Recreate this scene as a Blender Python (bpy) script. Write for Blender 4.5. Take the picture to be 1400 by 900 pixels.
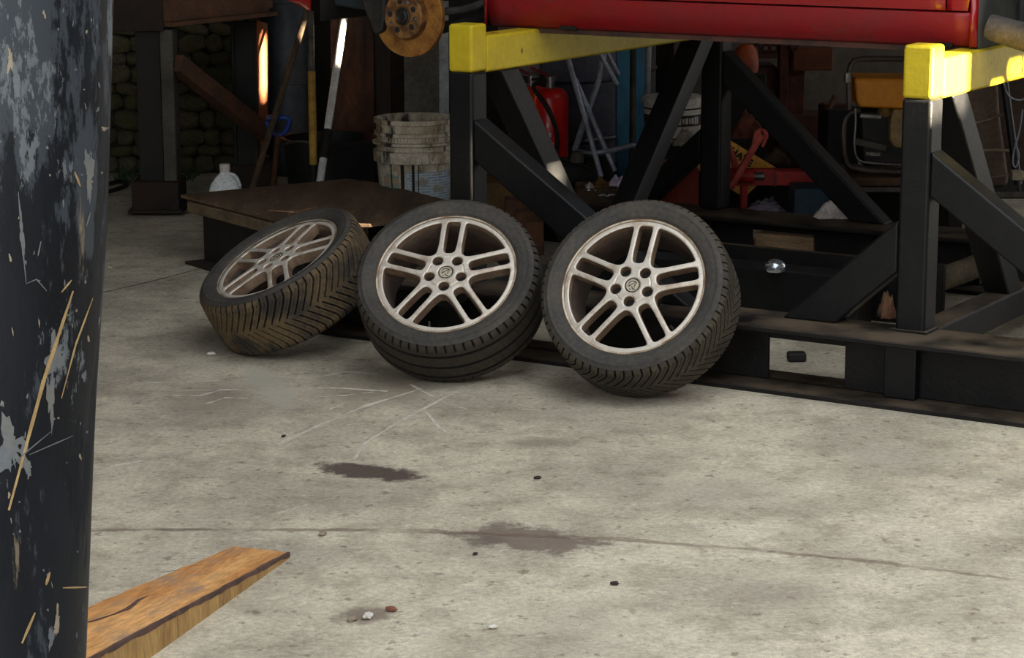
import bpy, bmesh, math, random
import numpy as np
from mathutils import Vector, Matrix, Euler
random.seed(7); rng = np.random.default_rng(7)
scn = bpy.context.scene
for o in list(bpy.data.objects): bpy.data.objects.remove(o)
COL = scn.collection
# ------------------------------------------------------------------ camera
FPX, PITCH, ROLL, CH = 3180.6, .2071, -.0035, 1.7489
cam = bpy.data.cameras.new('camera'); cam_o = bpy.data.objects.new('camera', cam); COL.objects.link(cam_o)
cam.sensor_width = 36; cam.lens = 36 * FPX / 1400; cam.clip_end = 200; cam.clip_start = .05
Fv = Vector((0, math.cos(PITCH), -math.sin(PITCH))); U0 = Vector((0, math.sin(PITCH), math.cos(PITCH))); R0 = Vector((1, 0, 0))
Rv = R0 * math.cos(ROLL) + U0 * math.sin(ROLL); Uv = -R0 * math.sin(ROLL) + U0 * math.cos(ROLL)
CP = Vector((0, 0, CH))
cam_o.matrix_world = Matrix(((Rv.x, Uv.x, -Fv.x, CP.x), (Rv.y, Uv.y, -Fv.y, CP.y), (Rv.z, Uv.z, -Fv.z, CP.z), (0, 0, 0, 1)))
scn.camera = cam_o
# ------------------------------------------------------------------ light
YAW = .558; SO = Vector((-.1354, 8.075, 0))
EX = Vector((math.cos(YAW), -math.sin(YAW), 0)); EY = Vector((math.sin(YAW), math.cos(YAW), 0))
SUN_T = .222                                  # tangent of the sun's elevation, sun stands along the stand's long axis
w = bpy.data.worlds.new('sky'); scn.world = w; w.use_nodes = True
bg = w.node_tree.nodes['Background']; bg.inputs['Color'].default_value = (.93, .97, 1.0, 1); bg.inputs['Strength'].default_value = 2.3
sun = bpy.data.lights.new('sun', 'SUN'); sun.energy = 130; sun.angle = math.radians(.53); sun.color = (1, .84, .60)
sun_o = bpy.data.objects.new('sun', sun); COL.objects.link(sun_o); sun_o.location = (12, 2, 9)
sd = (EX + Vector((0, 0, SUN_T))).normalized()
sun_o.rotation_euler = sd.to_track_quat('Z', 'Y').to_euler()
vs = scn.view_settings; vs.view_transform = 'Standard'; vs.look = 'None'; vs.gamma = 1; vs.use_curve_mapping = False; vs.exposure = 0.0

# ------------------------------------------------------------------ pixel (1400x900) to place helpers
def ray(x, y): return Fv + Rv * ((x - 700) / FPX) + Uv * ((450 - y) / FPX)
def G(x, y, z=0.): d = ray(x, y); return CP + d * ((z - CH) / d.z)
def at(x, y, Y): d = ray(x, y); return CP + d * (Y / d.y)
def SW(x, y, z): return SO + EX * x + EY * y + Vector((0, 0, z))
def SYp(px, py, c):
    d = ray(px, py); t = (c - (CP - SO).dot(EY)) / d.dot(EY); P = CP + d * t - SO
    return Vector((P.dot(EX), P.dot(EY), P.z))

# ------------------------------------------------------------------ materials
def lin(c):
    f = lambda v: v / 12.92 if v <= .04045 else ((v + .055) / 1.055) ** 2.4
    return tuple(f(v / 255) for v in c) + (1,)
MATS = {}
def mat(name, c1, c2=None, scale=6, thr=(.42, .62), rough=.6, metal=0, bump=0, bscale=70, stretch=(1, 1, 1), c3=None, s3=30, t3=(.62, .66), st3=None, fine=.25, coat=0, rough2=None, dust=None, damt=.7, spec=None):
    if name in MATS: return MATS[name]
    m = bpy.data.materials.new(name); m.use_nodes = True; nt = m.node_tree; N = nt.nodes; L = nt.links
    b = N['Principled BSDF']; b.inputs['Roughness'].default_value = rough; b.inputs['Metallic'].default_value = metal
    if spec is not None: b.inputs['Specular IOR Level'].default_value = spec
    if coat: b.inputs['Coat Weight'].default_value = coat; b.inputs['Coat Roughness'].default_value = .08
    tc = N.new('ShaderNodeTexCoord'); mp = N.new('ShaderNodeMapping'); mp.inputs['Scale'].default_value = stretch
    L.new(tc.outputs['Object'], mp.inputs['Vector'])
    def noise(sc, det=8, vec=mp, rgh=.6):
        n = N.new('ShaderNodeTexNoise'); n.inputs['Scale'].default_value = sc; n.inputs['Detail'].default_value = det; n.inputs['Roughness'].default_value = rgh
        L.new(vec.outputs[0], n.inputs['Vector']); return n
    def ramp(src, a, bb):
        r = N.new('ShaderNodeMapRange'); r.inputs['From Min'].default_value = a; r.inputs['From Max'].default_value = bb
        L.new(src, r.inputs['Value']); return r.outputs[0]
    def mix(f, a, bb, mode='MIX'):
        x = N.new('ShaderNodeMix'); x.data_type = 'RGBA'; x.blend_type = mode
        if hasattr(f, 'links') or hasattr(f, 'is_linked'): L.new(f, x.inputs[0])
        else: x.inputs[0].default_value = f
        for s, v in ((x.inputs[6], a), (x.inputs[7], bb)):
            if isinstance(v, tuple): s.default_value = v
            else: L.new(v, s)
        return x.outputs[2]
    c2 = c2 or tuple(int(v * .75) for v in c1)
    n1 = noise(scale); col = mix(ramp(n1.outputs[0], *thr), lin(c1), lin(c2))
    if fine:
        n2 = noise(scale * 9, 5); g = N.new('ShaderNodeMapRange'); g.inputs['From Min'].default_value = .3; g.inputs['From Max'].default_value = .7
        g.inputs['To Min'].default_value = 1 - fine; g.inputs['To Max'].default_value = 1 + fine; L.new(n2.outputs[0], g.inputs['Value'])
        cb = N.new('ShaderNodeCombineColor')
        for i in range(3): L.new(g.outputs[0], cb.inputs[i])
        col = mix(1., col, cb.outputs[0], 'MULTIPLY')
    if c3:
        v3 = mp
        if st3:
            v3 = N.new('ShaderNodeMapping'); v3.inputs['Scale'].default_value = st3; L.new(tc.outputs['Object'], v3.inputs['Vector'])
        n3 = noise(s3, 6, v3, .7); f3 = ramp(n3.outputs[0], *t3); col = mix(f3, col, lin(c3))
        if rough2 is not None:
            rr = N.new('ShaderNodeMapRange'); rr.inputs['To Min'].default_value = rough; rr.inputs['To Max'].default_value = rough2; L.new(f3, rr.inputs['Value']); L.new(rr.outputs[0], b.inputs['Roughness'])
    if dust:                                                     # tint on faces that look up: dust on worn beams, grey on black paint
        ge = N.new('ShaderNodeNewGeometry'); sx = N.new('ShaderNodeSeparateXYZ'); L.new(ge.outputs['True Normal'], sx.inputs[0])
        nd = noise(5, 8); mu = N.new('ShaderNodeMath'); mu.operation = 'MULTIPLY'; L.new(ramp(sx.outputs[2], .55, .95), mu.inputs[0]); L.new(ramp(nd.outputs[0], .34, .58), mu.inputs[1])
        m2 = N.new('ShaderNodeMath'); m2.operation = 'MULTIPLY'; L.new(mu.outputs[0], m2.inputs[0]); m2.inputs[1].default_value = damt; col = mix(m2.outputs[0], col, lin(dust))
    L.new(col, b.inputs['Base Color'])
    if bump:
        nb = noise(bscale, 5); bp = N.new('ShaderNodeBump'); bp.inputs['Strength'].default_value = min(1, bump); bp.inputs['Distance'].default_value = .01
        L.new(nb.outputs[0], bp.inputs['Height']); L.new(bp.outputs[0], b.inputs['Normal'])
    MATS[name] = m; return m

BLACK = mat('black_stand_paint', (15, 16, 18), (25, 25, 25), 3, (.35, .75), .44, 0, .12, 90, c3=(122, 112, 98), s3=24, t3=(.69, .73), rough2=.8, dust=(58, 60, 62), damt=.45, spec=.3)  # greyer on faces that look up
FLANGE = mat('worn_black_beam', (17, 16, 16), (34, 30, 27), 4, (.45, .65), .6, 0, .25, 60, c3=(138, 124, 108), s3=30, t3=(.70, .74), rough2=.85, dust=(104, 90, 74), damt=.8, spec=.3)
YEL = mat('yellow_paint', (204, 182, 40), (186, 160, 38), 4, (.4, .7), .45, 0, .15, 60, c3=(104, 80, 40), s3=11, t3=(.63, .67), rough2=.85, fine=.1, spec=.3)
REDP = mat('red_car_paint', (158, 10, 20), (140, 12, 18), 2, (.4, .7), .3, 0, 0, coat=.6, c3=(110, 58, 52), s3=5, t3=(.62, .85), fine=.06)
REDDIRT = mat('red_sill_paint_dusty', (140, 14, 22), (122, 34, 34), 5, (.4, .7), .45, 0, .05, c3=(112, 74, 66), s3=9, t3=(.60, .8), fine=.12)
DARK = mat('dark_underbody', (20, 19, 19), (34, 30, 28), 9, (.4, .7), .8, 0, .2)
LINER = mat('grey_arch_liner', (62, 68, 70), (84, 84, 80), 6, (.4, .7), .75, 0, .2, stretch=(1, 1, .3))
DUST = mat('dusty_axle', (88, 82, 78), (62, 56, 52), 9, (.4, .65), .95, 0, .6, 60)
RUSTD = mat('rusty_brake_disc', (186, 132, 62), (142, 92, 42), 14, (.4, .65), .6, .35, .15, c3=(92, 54, 30), s3=28, t3=(.6, .72))
HUBM = mat('rusty_hub', (158, 112, 62), (96, 66, 40), 26, (.4, .6), .7, .3, .3)
RUB = mat('tyre_rubber', (58, 55, 52), (74, 69, 63), 7, (.4, .7), .75, 0, .12, 120, c3=(98, 88, 76), s3=12, t3=(.62, .85), fine=.3)
TREAD1 = mat('tread_rubber_tan_dust', (104, 86, 60), (56, 50, 44), 9, (.45, .62), .9, 0, .2, 120)
GROOVE = mat('clean_shaded_groove_rubber', (14, 13, 12), (20, 18, 16), 20, rough=.9)  # dust-free rubber, blackened to paint in the shade of the grooves
TREAD2 = mat('tread_rubber_brown', (62, 54, 44), (48, 43, 37), 8, (.4, .7), .85, 0, .15, 120)
TREAD3 = mat('tread_rubber_dusty', (76, 69, 56), (54, 49, 42), 8, (.42, .66), .85, 0, .15, 120)
ALLOY = mat('silver_alloy', (226, 217, 204), (176, 150, 124), 16, (.5, .72), .38, .35, .08, 200, fine=.08, c3=(120, 94, 70), s3=24, t3=(.60, .78), rough2=.8)
BARREL = mat('dirty_rim_barrel', (82, 66, 56), (56, 44, 36), 10, (.4, .66), .7, .2, .1)
CAPM = mat('cap_pale', (206, 198, 178), (180, 166, 140), 60, (.4, .7), .45, .2)
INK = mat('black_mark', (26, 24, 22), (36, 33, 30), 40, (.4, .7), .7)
STEEL = mat('bare_steel', (150, 150, 152), (110, 108, 106), 12, (.4, .7), .35, .8, .05)
CHROME = mat('bright_metal', (210, 218, 224), (180, 190, 198), 12, (.4, .7), .22, .85)
CONC = None

# ------------------------------------------------------------------ mesh builder
ROOTM = {}
class MB:
    def __init__(s): s.v = []; s.f = []
    def add(s, vs, fs):
        b = len(s.v); s.v += [Vector(p) for p in vs]; s.f += [tuple(i + b for i in f) for f in fs]; return s
    def box(s, x0, x1, y0, y1, z0, z1):
        return s.add([(x0, y0, z0), (x1, y0, z0), (x1, y1, z0), (x0, y1, z0), (x0, y0, z1), (x1, y0, z1), (x1, y1, z1), (x0, y1, z1)],
                     [(3, 2, 1, 0), (4, 5, 6, 7), (0, 1, 5, 4), (1, 2, 6, 5), (2, 3, 7, 6), (3, 0, 4, 7)])
    def bar(s, p, q, a, b, up=(0, 0, 1), a2=None, b2=None):          # rectangular bar from p to q, a wide sideways, b along up
        p, q = Vector(p), Vector(q); d = (q - p).normalized(); sd_ = d.cross(Vector(up)).normalized(); u = sd_.cross(d)
        a2 = a2 or a; b2 = b2 or b; vs = []
        for c, aa, bb in ((p, a, b), (q, a2, b2)):
            vs += [c - sd_ * aa / 2 - u * bb / 2, c + sd_ * aa / 2 - u * bb / 2, c + sd_ * aa / 2 + u * bb / 2, c - sd_ * aa / 2 + u * bb / 2]
        return s.add(vs, [(0, 1, 2, 3), (7, 6, 5, 4), (0, 4, 5, 1), (1, 5, 6, 2), (2, 6, 7, 3), (3, 7, 4, 0)])
    def tube(s, pts, r, n=10, smooth=0):
        pts = [Vector(p) for p in pts]
        if smooth:
            for _ in range(smooth):
                o = [pts[0]]
                for a, b in zip(pts, pts[1:]): o += [a * .75 + b * .25, a * .25 + b * .75]
                pts = o + [pts[-1]]
        rs = r if isinstance(r, (list, tuple)) else None
        up = None; vs = []
        for i, p in enumerate(pts):
            d = (pts[min(i + 1, len(pts) - 1)] - pts[max(i - 1, 0)]).normalized()
            if up is None:
                up = Vector((0, 0, 1)) if abs(d.z) < .9 else Vector((1, 0, 0))
            sx = d.cross(up).normalized(); up = sx.cross(d).normalized()
            rr = r if rs is None else rs[0] + (rs[1] - rs[0]) * i / (len(pts) - 1)
            vs += [p + (sx * math.cos(t) + up * math.sin(t)) * rr for t in [2 * math.pi * k / n for k in range(n)]]
        fs = [(i * n + k, i * n + (k + 1) % n, (i + 1) * n + (k + 1) % n, (i + 1) * n + k) for i in range(len(pts) - 1) for k in range(n)]
        fs += [tuple(range(n)), tuple(range(len(vs) - 1, len(vs) - n - 1, -1))]
        return s.add(vs, fs)
    def lathe(s, prof, n=48, M=None, closed=False):
        M = M or Matrix.Identity(4); vs = []
        for r, z in prof: vs += [M @ Vector((r * math.cos(2 * math.pi * k / n), r * math.sin(2 * math.pi * k / n), z)) for k in range(n)]
        m = len(prof); fs = [(i * n + k, i * n + (k + 1) % n, ((i + 1) % m) * n + (k + 1) % n, ((i + 1) % m) * n + k) for i in range(m if closed else m - 1) for k in range(n)]
        if not closed:
            if prof[0][0] > 1e-6: fs.append(tuple(range(n))[::-1])
            if prof[-1][0] > 1e-6: fs.append(tuple(range((m - 1) * n, m * n)))
        return s.add(vs, fs)
    def shell(s, prof, n=48, M=None):
        M = M or Matrix.Identity(4); vs = []
        for r, z in prof: vs += [M @ Vector((r * math.cos(2 * math.pi * k / n), r * math.sin(2 * math.pi * k / n), z)) for k in range(n)]
        return s.add(vs, [(i * n + k, i * n + (k + 1) % n, (i + 1) * n + (k + 1) % n, (i + 1) * n + k) for i in range(len(prof) - 1) for k in range(n)])
    def prism(s, poly, ext):                                            # 3D polygon swept by vector ext
        n = len(poly); poly = [Vector(p) for p in poly]; ext = Vector(ext)
        return s.add(poly + [p + ext for p in poly], [tuple(range(n))[::-1], tuple(range(n, 2 * n))] + [(i, (i + 1) % n, n + (i + 1) % n, n + i) for i in range(n)])
    def pbox(s, x0, y0, x1, y1, Y, dep):                                # upright box whose front face at depth Y spans these pixels
        a = at(x0, (y0 + y1) / 2, Y); b = at(x1, (y0 + y1) / 2, Y); m = (x0 + x1) / 2
        return s.box(a.x, b.x, Y, Y + dep, at(m, y1, Y).z, at(m, y0, Y).z)
    def build(s, name, m, parent=None, world=True, bevel=0, seg=2, smooth=None, recalc=True):
        me = bpy.data.meshes.new(name)
        inv = ROOTM[parent.name].inverted() if (parent is not None and world and parent.name in ROOTM) else None
        base = Vector((0, 0, 0))
        if parent is None and s.v:                                       # own origin at the base of the thing
            xs = [p.x for p in s.v]; ys = [p.y for p in s.v]; zs = [p.z for p in s.v]
            base = Vector(((min(xs) + max(xs)) / 2, (min(ys) + max(ys)) / 2, min(zs)))
        me.from_pydata([tuple(inv @ p) if inv else tuple(p - base) for p in s.v], [], s.f)
        if recalc:
            bm = bmesh.new(); bm.from_mesh(me); bmesh.ops.recalc_face_normals(bm, faces=bm.faces); bm.to_mesh(me); bm.free()
        me.materials.append(m); o = bpy.data.objects.new(name, me); COL.objects.link(o); o.location = base
        if parent is not None: o.parent = parent
        if bevel:
            bv = o.modifiers.new('bevel', 'BEVEL'); bv.width = bevel; bv.segments = seg; bv.limit_method = 'ANGLE'; bv.angle_limit = math.radians(35); bv.harden_normals = True
        if smooth or bevel:
            me.shade_smooth(); me.set_sharp_from_angle(angle=math.radians(smooth or 35))
        return o
def tag(o, label=None, cat=None, group=None, kind=None):
    if label: o['label'] = label
    if cat: o['category'] = cat
    if group: o['group'] = group
    if kind: o['kind'] = kind
    return o
def thing(name, label, cat, loc=(0, 0, 0), rot=None, group=None, M=None):
    o = bpy.data.objects.new(name, None); COL.objects.link(o); o.empty_display_size = .1
    if M is None: M = Matrix.Translation(Vector(loc)) @ (Euler((0, 0, rot or 0)).to_matrix().to_4x4())
    o.matrix_world = M; ROOTM[o.name] = M.copy()
    return tag(o, label, cat, group)
def sub(o, parent_of):                                                  # register a part as parent for sub-parts (parts keep identity transforms)
    ROOTM[o.name] = ROOTM[parent_of.name]; return o

# ================================================================== SETTING
def floor_material():
    m = bpy.data.materials.new('stained_concrete'); m.use_nodes = True; nt = m.node_tree; N = nt.nodes; L = nt.links
    b = N['Principled BSDF']; b.inputs['Roughness'].default_value = .82
    tc = N.new('ShaderNodeTexCoord'); P = tc.outputs['Object']
    def noise(sc, det=8, r=.6, vec=None):
        n = N.new('ShaderNodeTexNoise'); n.inputs['Scale'].default_value = sc; n.inputs['Detail'].default_value = det; n.inputs['Roughness'].default_value = r
        L.new(vec or P, n.inputs['Vector']); return n
    def rng_(src, a, bb, c=0., d=1.):
        r = N.new('ShaderNodeMapRange'); r.inputs[1].default_value = a; r.inputs[2].default_value = bb; r.inputs[3].default_value = c; r.inputs[4].default_value = d
        L.new(src, r.inputs[0]); return r.outputs[0]
    def math_(op, a, bb=None):
        x = N.new('ShaderNodeMath'); x.operation = op
        for i, v in enumerate((a, bb)):
            if v is None: continue
            if isinstance(v, (int, float)): x.inputs[i].default_value = v
            else: L.new(v, x.inputs[i])
        return x.outputs[0]
    def mix(f, a, bb, mode='MIX'):
        x = N.new('ShaderNodeMix'); x.data_type = 'RGBA'; x.blend_type = mode
        if isinstance(f, float): x.inputs[0].default_value = f
        else: L.new(f, x.inputs[0])
        for s, v in ((x.inputs[6], a), (x.inputs[7], bb)):
            if isinstance(v, tuple): s.default_value = v
            else: L.new(v, s)
        return x.outputs[2]
    big = noise(2.2, 7, .6); mid = noise(7, 8, .65); fine = noise(60, 8, .7); vf = noise(220, 4, .6)
    col = mix(rng_(big.outputs[0], .42, .60), lin((214, 204, 181)), lin((184, 175, 156)))
    col = mix(rng_(mid.outputs[0], .46, .66, 0, .6), col, lin((146, 134, 116)))
    g = rng_(fine.outputs[0], .36, .64, .78, 1.19); cb = N.new('ShaderNodeCombineColor')
    for i in range(3): L.new(g, cb.inputs[i])
    col = mix(1., col, cb.outputs[0], 'MULTIPLY')
    col = mix(rng_(vf.outputs[0], .58, .66, 0, .55), col, lin((96, 82, 66)))
    pit = noise(24, 6, .62); col = mix(rng_(pit.outputs[0], .60, .655, 0, .62), col, lin((112, 96, 80)))
    pit2 = noise(11, 7, .7); col = mix(rng_(pit2.outputs[0], .64, .70, 0, .5), col, lin((126, 110, 94)))
    pal = noise(19, 7, .66); col = mix(rng_(pal.outputs[0], .58, .70, 0, .6), col, lin((224, 216, 196)))
    # scattered dirt on the yard's far left
    dist = noise(14, 6, .7)
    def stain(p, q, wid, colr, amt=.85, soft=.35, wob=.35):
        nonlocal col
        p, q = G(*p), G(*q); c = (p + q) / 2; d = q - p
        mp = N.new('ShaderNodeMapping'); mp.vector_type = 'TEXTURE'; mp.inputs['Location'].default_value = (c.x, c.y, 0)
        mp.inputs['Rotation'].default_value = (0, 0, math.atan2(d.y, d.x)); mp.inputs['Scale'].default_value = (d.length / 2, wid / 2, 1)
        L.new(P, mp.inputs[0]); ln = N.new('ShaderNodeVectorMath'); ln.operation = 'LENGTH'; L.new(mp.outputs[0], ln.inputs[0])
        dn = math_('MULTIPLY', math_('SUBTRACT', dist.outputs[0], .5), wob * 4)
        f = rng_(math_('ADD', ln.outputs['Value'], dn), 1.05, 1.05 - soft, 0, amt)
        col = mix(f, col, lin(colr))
    stain((428, 636), (584, 655), .15, (74, 56, 52), .92, .3, .45)
    stain((622, 722), (826, 752), .24, (112, 96, 86), .85, .4, .7)
    stain((630, 738), (700, 742), .10, (110, 98, 88), .8, .5, .5)
    stain((690, 605), (800, 606), .14, (128, 116, 102), .7, .6, .5)
    stain((340, 498), (402, 566), .13, (190, 184, 168), .75, .4, .15)
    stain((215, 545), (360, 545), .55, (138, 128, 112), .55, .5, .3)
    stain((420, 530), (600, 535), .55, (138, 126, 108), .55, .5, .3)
    stain((450, 850), (545, 832), .12, (120, 104, 92), .8, .5, .6)
    stain((1010, 780), (1120, 840), .35, (146, 136, 124), .35, .7, .8)
    stain((860, 650), (1120, 700), .45, (158, 150, 140), .3, .8, .8)
    stain((700, 860), (900, 850), .45, (150, 144, 134), .3, .8, .8)
    stain((1140, 610), (1300, 640), .35, (188, 186, 172), .3, .8, .8)
    # long shrinkage crack
    sx = N.new('ShaderNodeSeparateXYZ'); L.new(P, sx.inputs[0])
    xs = []; ys = []
    for q in ((130, 724), (400, 725), (640, 728), (860, 738), (1100, 760), (1400, 795)): g_ = G(*q); xs.append(g_.x); ys.append(g_.y)
    c3 = np.polyfit(xs, ys, 3); X = sx.outputs[0]
    poly = math_('ADD', math_('MULTIPLY', math_('ADD', math_('MULTIPLY', math_('ADD', math_('MULTIPLY', X, float(c3[0])), float(c3[1])), X), float(c3[2])), X), float(c3[3]))
    wob = math_('MULTIPLY', math_('SUBTRACT', noise(9, 6, .7).outputs[0], .5), .05)
    dd = math_('ABSOLUTE', math_('ADD', math_('SUBTRACT', sx.outputs[1], poly), wob))
    brk = rng_(noise(5, 3).outputs[0], .36, .5, .25, 1.)
    dd2 = math_('ABSOLUTE', math_('ADD', math_('SUBTRACT', sx.outputs[1], poly), math_('ADD', wob, math_('MULTIPLY', math_('SUBTRACT', noise(3, 3).outputs[0], .5), .10))))
    crack = math_('MULTIPLY', math_('MAXIMUM', rng_(dd, .016, .004), rng_(dd2, .010, .003)), brk)
    col = mix(math_('MULTIPLY', crack, .6), col, lin((112, 90, 74)))
    L.new(col, b.inputs['Base Color'])
    bp = N.new('ShaderNodeBump'); bp.inputs['Strength'].default_value = .7; bp.inputs['Distance'].default_value = .014
    hgt = math_('SUBTRACT', math_('ADD', math_('MULTIPLY', fine.outputs[0], .5), math_('MULTIPLY', mid.outputs[0], .8)), math_('MULTIPLY', crack, .6))
    L.new(hgt, bp.inputs['Height']); L.new(bp.outputs[0], b.inputs['Normal'])
    return m
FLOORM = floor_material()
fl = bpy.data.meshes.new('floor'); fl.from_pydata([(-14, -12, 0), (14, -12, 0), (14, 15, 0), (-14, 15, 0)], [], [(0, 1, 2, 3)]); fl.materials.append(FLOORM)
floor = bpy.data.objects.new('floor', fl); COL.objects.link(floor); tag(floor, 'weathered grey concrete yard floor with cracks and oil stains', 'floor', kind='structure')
WALLM = mat('dark_wall', (44, 39, 34), (30, 27, 24), 2, (.4, .65), .9, 0, .4, 20)  # dark brown-grey base tone, varied by noise
GREYW = mat('grey_rendered_wall', (96, 88, 80), (80, 72, 66), 2, (.4, .65), .9, 0, .2, 30)
ROOFM = mat('roof_sheet', (70, 68, 66), (54, 52, 50), 3, (.4, .6), .8)
wb = MB().box(-4.2, .9, 13.2, 13.5, 0, 4.6).build('wall_back', WALLM); tag(wb, 'dark wall at the back of the shed', 'wall', kind='structure')
w2 = MB().box(.9, 7, 12.9, 13.5, 0, 4.6).build('wall_back_right', GREYW); tag(w2, 'grey rendered wall behind the generator', 'wall', kind='structure')
wl = MB().box(-4.2, -4.0, 1.5, 13.5, 0, 4.6).build('shade_wall_left', WALLM); tag(wl, 'unseen dark wall on the left, added to shade the floor', 'wall', kind='structure')  # unseen wall, brought forward to keep light off the left floor
rf = MB().add([(-4.2, 2.6, 4.0), (-.9, 2.6, 4.0), (-.6, 7.2, 4.0), (7.4, 7.7, 4.0), (7.4, 13.6, 4.0), (-4.2, 13.6, 4.0), (-4.2, 2.6, 4.12), (-.9, 2.6, 4.12), (-.6, 7.2, 4.12), (7.4, 7.7, 4.12), (7.4, 13.6, 4.12), (-4.2, 13.6, 4.12)], [(5, 4, 3, 2, 1, 0), (6, 7, 8, 9, 10, 11)] + [(i, (i + 1) % 6, 6 + (i + 1) % 6, 6 + i) for i in range(6)]).build('ceiling', ROOFM); tag(rf, 'unseen sheet roof over the shed, extended forward on the left for shade', 'roof', kind='structure')  # the left front of this unseen roof is added to darken the floor
# unseen wall added here; its slots are cut to shape the sun patches
XW = 9.0
def sun_slot_wall():
    y0, y1, H = -14.0, 9.5, 6.0
    k_ = (XW - 1.69) * SUN_T
    holes = [(-.06, .30, .90 + k_, 1.135 + k_), (.51, .62, .865 + k_, .975 + k_), (.68, .86, .985 + k_, 1.03 + k_), (2.175, 2.245, .74 + (XW + 2.16) * SUN_T, .95 + (XW + 2.16) * SUN_T), (2.60, 2.66, .50 + (XW + 2.9) * SUN_T, .80 + (XW + 2.9) * SUN_T)]
    b = MB(); ys = sorted([y0, y1] + [v for h in holes for v in h[:2]])
    for a, c in zip(ys, ys[1:]):
        zs = [(0, H)]
        for h in holes:
            if h[0] <= (a + c) / 2 <= h[1]: zs = [(0, h[2]), (h[3], H)]
        for z0, z1 in zs: b.box(XW, XW + .12, a, c, z0, z1)
    r = thing('sun_slot_wall', 'unseen added wall on the right, slotted to shape the sun patches', 'wall', SO, -YAW); r['kind'] = 'structure'
    b.build('wall_panel', GREYW, r, world=False)
sun_slot_wall()

# ================================================================== CAR STAND
PW, LX, WY, BZ, HZ, YL = .1, 1.692, 1.913, .2187, 1.1258, .1665
stand = thing('car_stand', 'black steel car stand of posts and braces with yellow-painted tops', 'car stand', SO, -YAW)
def hbeam(yc, pockets, stiff):
    x0, x1, hw, t = -.85, 3.4, .13, .018
    b = MB(); b.box(x0, x1, yc - hw, yc + hw, 0, t); b.box(x0, x1, yc - hw, yc + hw, BZ - t, BZ)
    cur = x0
    for a, c in pockets:
        b.box(cur, a, yc - .008, yc + .008, t, BZ - t); b.box(a, c, yc - .008, yc + .008, t, .026); b.box(a, c, yc - .008, yc + .008, .158, BZ - t); cur = c
    b.box(cur, x1, yc - .008, yc + .008, t, BZ - t)
    o = b.build('base_beam', FLANGE, stand, world=False, bevel=.004, seg=1)
    for a, c in stiff: sub(o, stand); MB().box(a, c, yc - .05, yc - .009, t, BZ - t).build('stiffener', BLACK, o, world=False, bevel=.006)
PK = [(.17, .45), (1.17, 1.44)]
hbeam(-.03, PK, [(-.1, .0), (1.592, 1.70)]); hbeam(WY - .03, PK, [(-.1, 0)])
for x in (0, LX):
    MB().box(x - PW, x, .105, WY - .165, BZ - .1, BZ - .002).build('cross_beam', FLANGE, stand, world=False, bevel=.01)
for x in (0, LX):
    for y in (0, WY):
        o = MB().box(x - PW, x, y, y + PW, BZ, HZ - YL).build('post', BLACK, stand, world=False, bevel=.012, seg=3); sub(o, stand)
        MB().box(x - PW, x, y, y + PW, HZ - YL, HZ).build('post_top', YEL, o, world=False, bevel=.012, seg=3)['label'] = 'yellow painted top of a post'
        if y == 0: MB().box(x - PW - .012, x + .012, y - .008, y + PW, BZ, BZ + .008).build('base_plate', FLANGE, o, world=False)
    o = MB().box(x - PW + .004, x - .001, PW, WY, .953, 1.082).build('top_beam', YEL, stand, world=False, bevel=.01, seg=2)
def xbrace(x0, x1, zt0, sl, vert, y):           # brace in the long plane: upper edge height zt0 at the post face x0, slope sl towards x1, cut level on the beam
    xa = x0 + (BZ - zt0) / sl; xb = x0 + (BZ - zt0 + vert) / sl
    MB().prism([(x0, y + .004, zt0), (x0, y + .004, zt0 - vert), (xb, y + .004, BZ), (xa, y + .004, BZ)], (0, .092, 0)).build('brace', BLACK, stand, world=False, bevel=.008, seg=2)
xbrace(.0, .84, .797, -.675, .145, 0)
xbrace(LX, LX + .82, .797, -.70, .14, 0)
xbrace(LX - PW, 1.20, .575, .90, .168, 0)
xbrace(-PW, -.5, .560, .91, .125, WY)
xbrace(.0, .76, .89, -.9, .138, WY)
xbrace(LX, LX + .76, .89, -.9, .138, WY)
for x in (0, LX):
    for y0, y1 in ((.183, .775), (1.735, 1.03)):     # V-braces in the end planes, y at the top beam and at the cross beam (lower edge)
        MB().prism([(x - .098, y0, .955), (x - .098, y0 + .13, .955), (x - .098, y1 + .13, BZ - .004), (x - .098, y1, BZ - .004)], (.096, 0, 0)).build('brace', BLACK, stand, world=False, bevel=.008, seg=2)
# long floor channels between the runners
ca = math.radians(-1.2)
MB().box(-.02, 1.12, .80, .93, .0, .215).build('inner_beam', BLACK, stand, world=False, bevel=.008)
MB().box(-.02, 1.32, 1.10, 1.13, .0, .235).build('inner_plate', FLANGE, stand, world=False, bevel=.003, seg=1)

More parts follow.
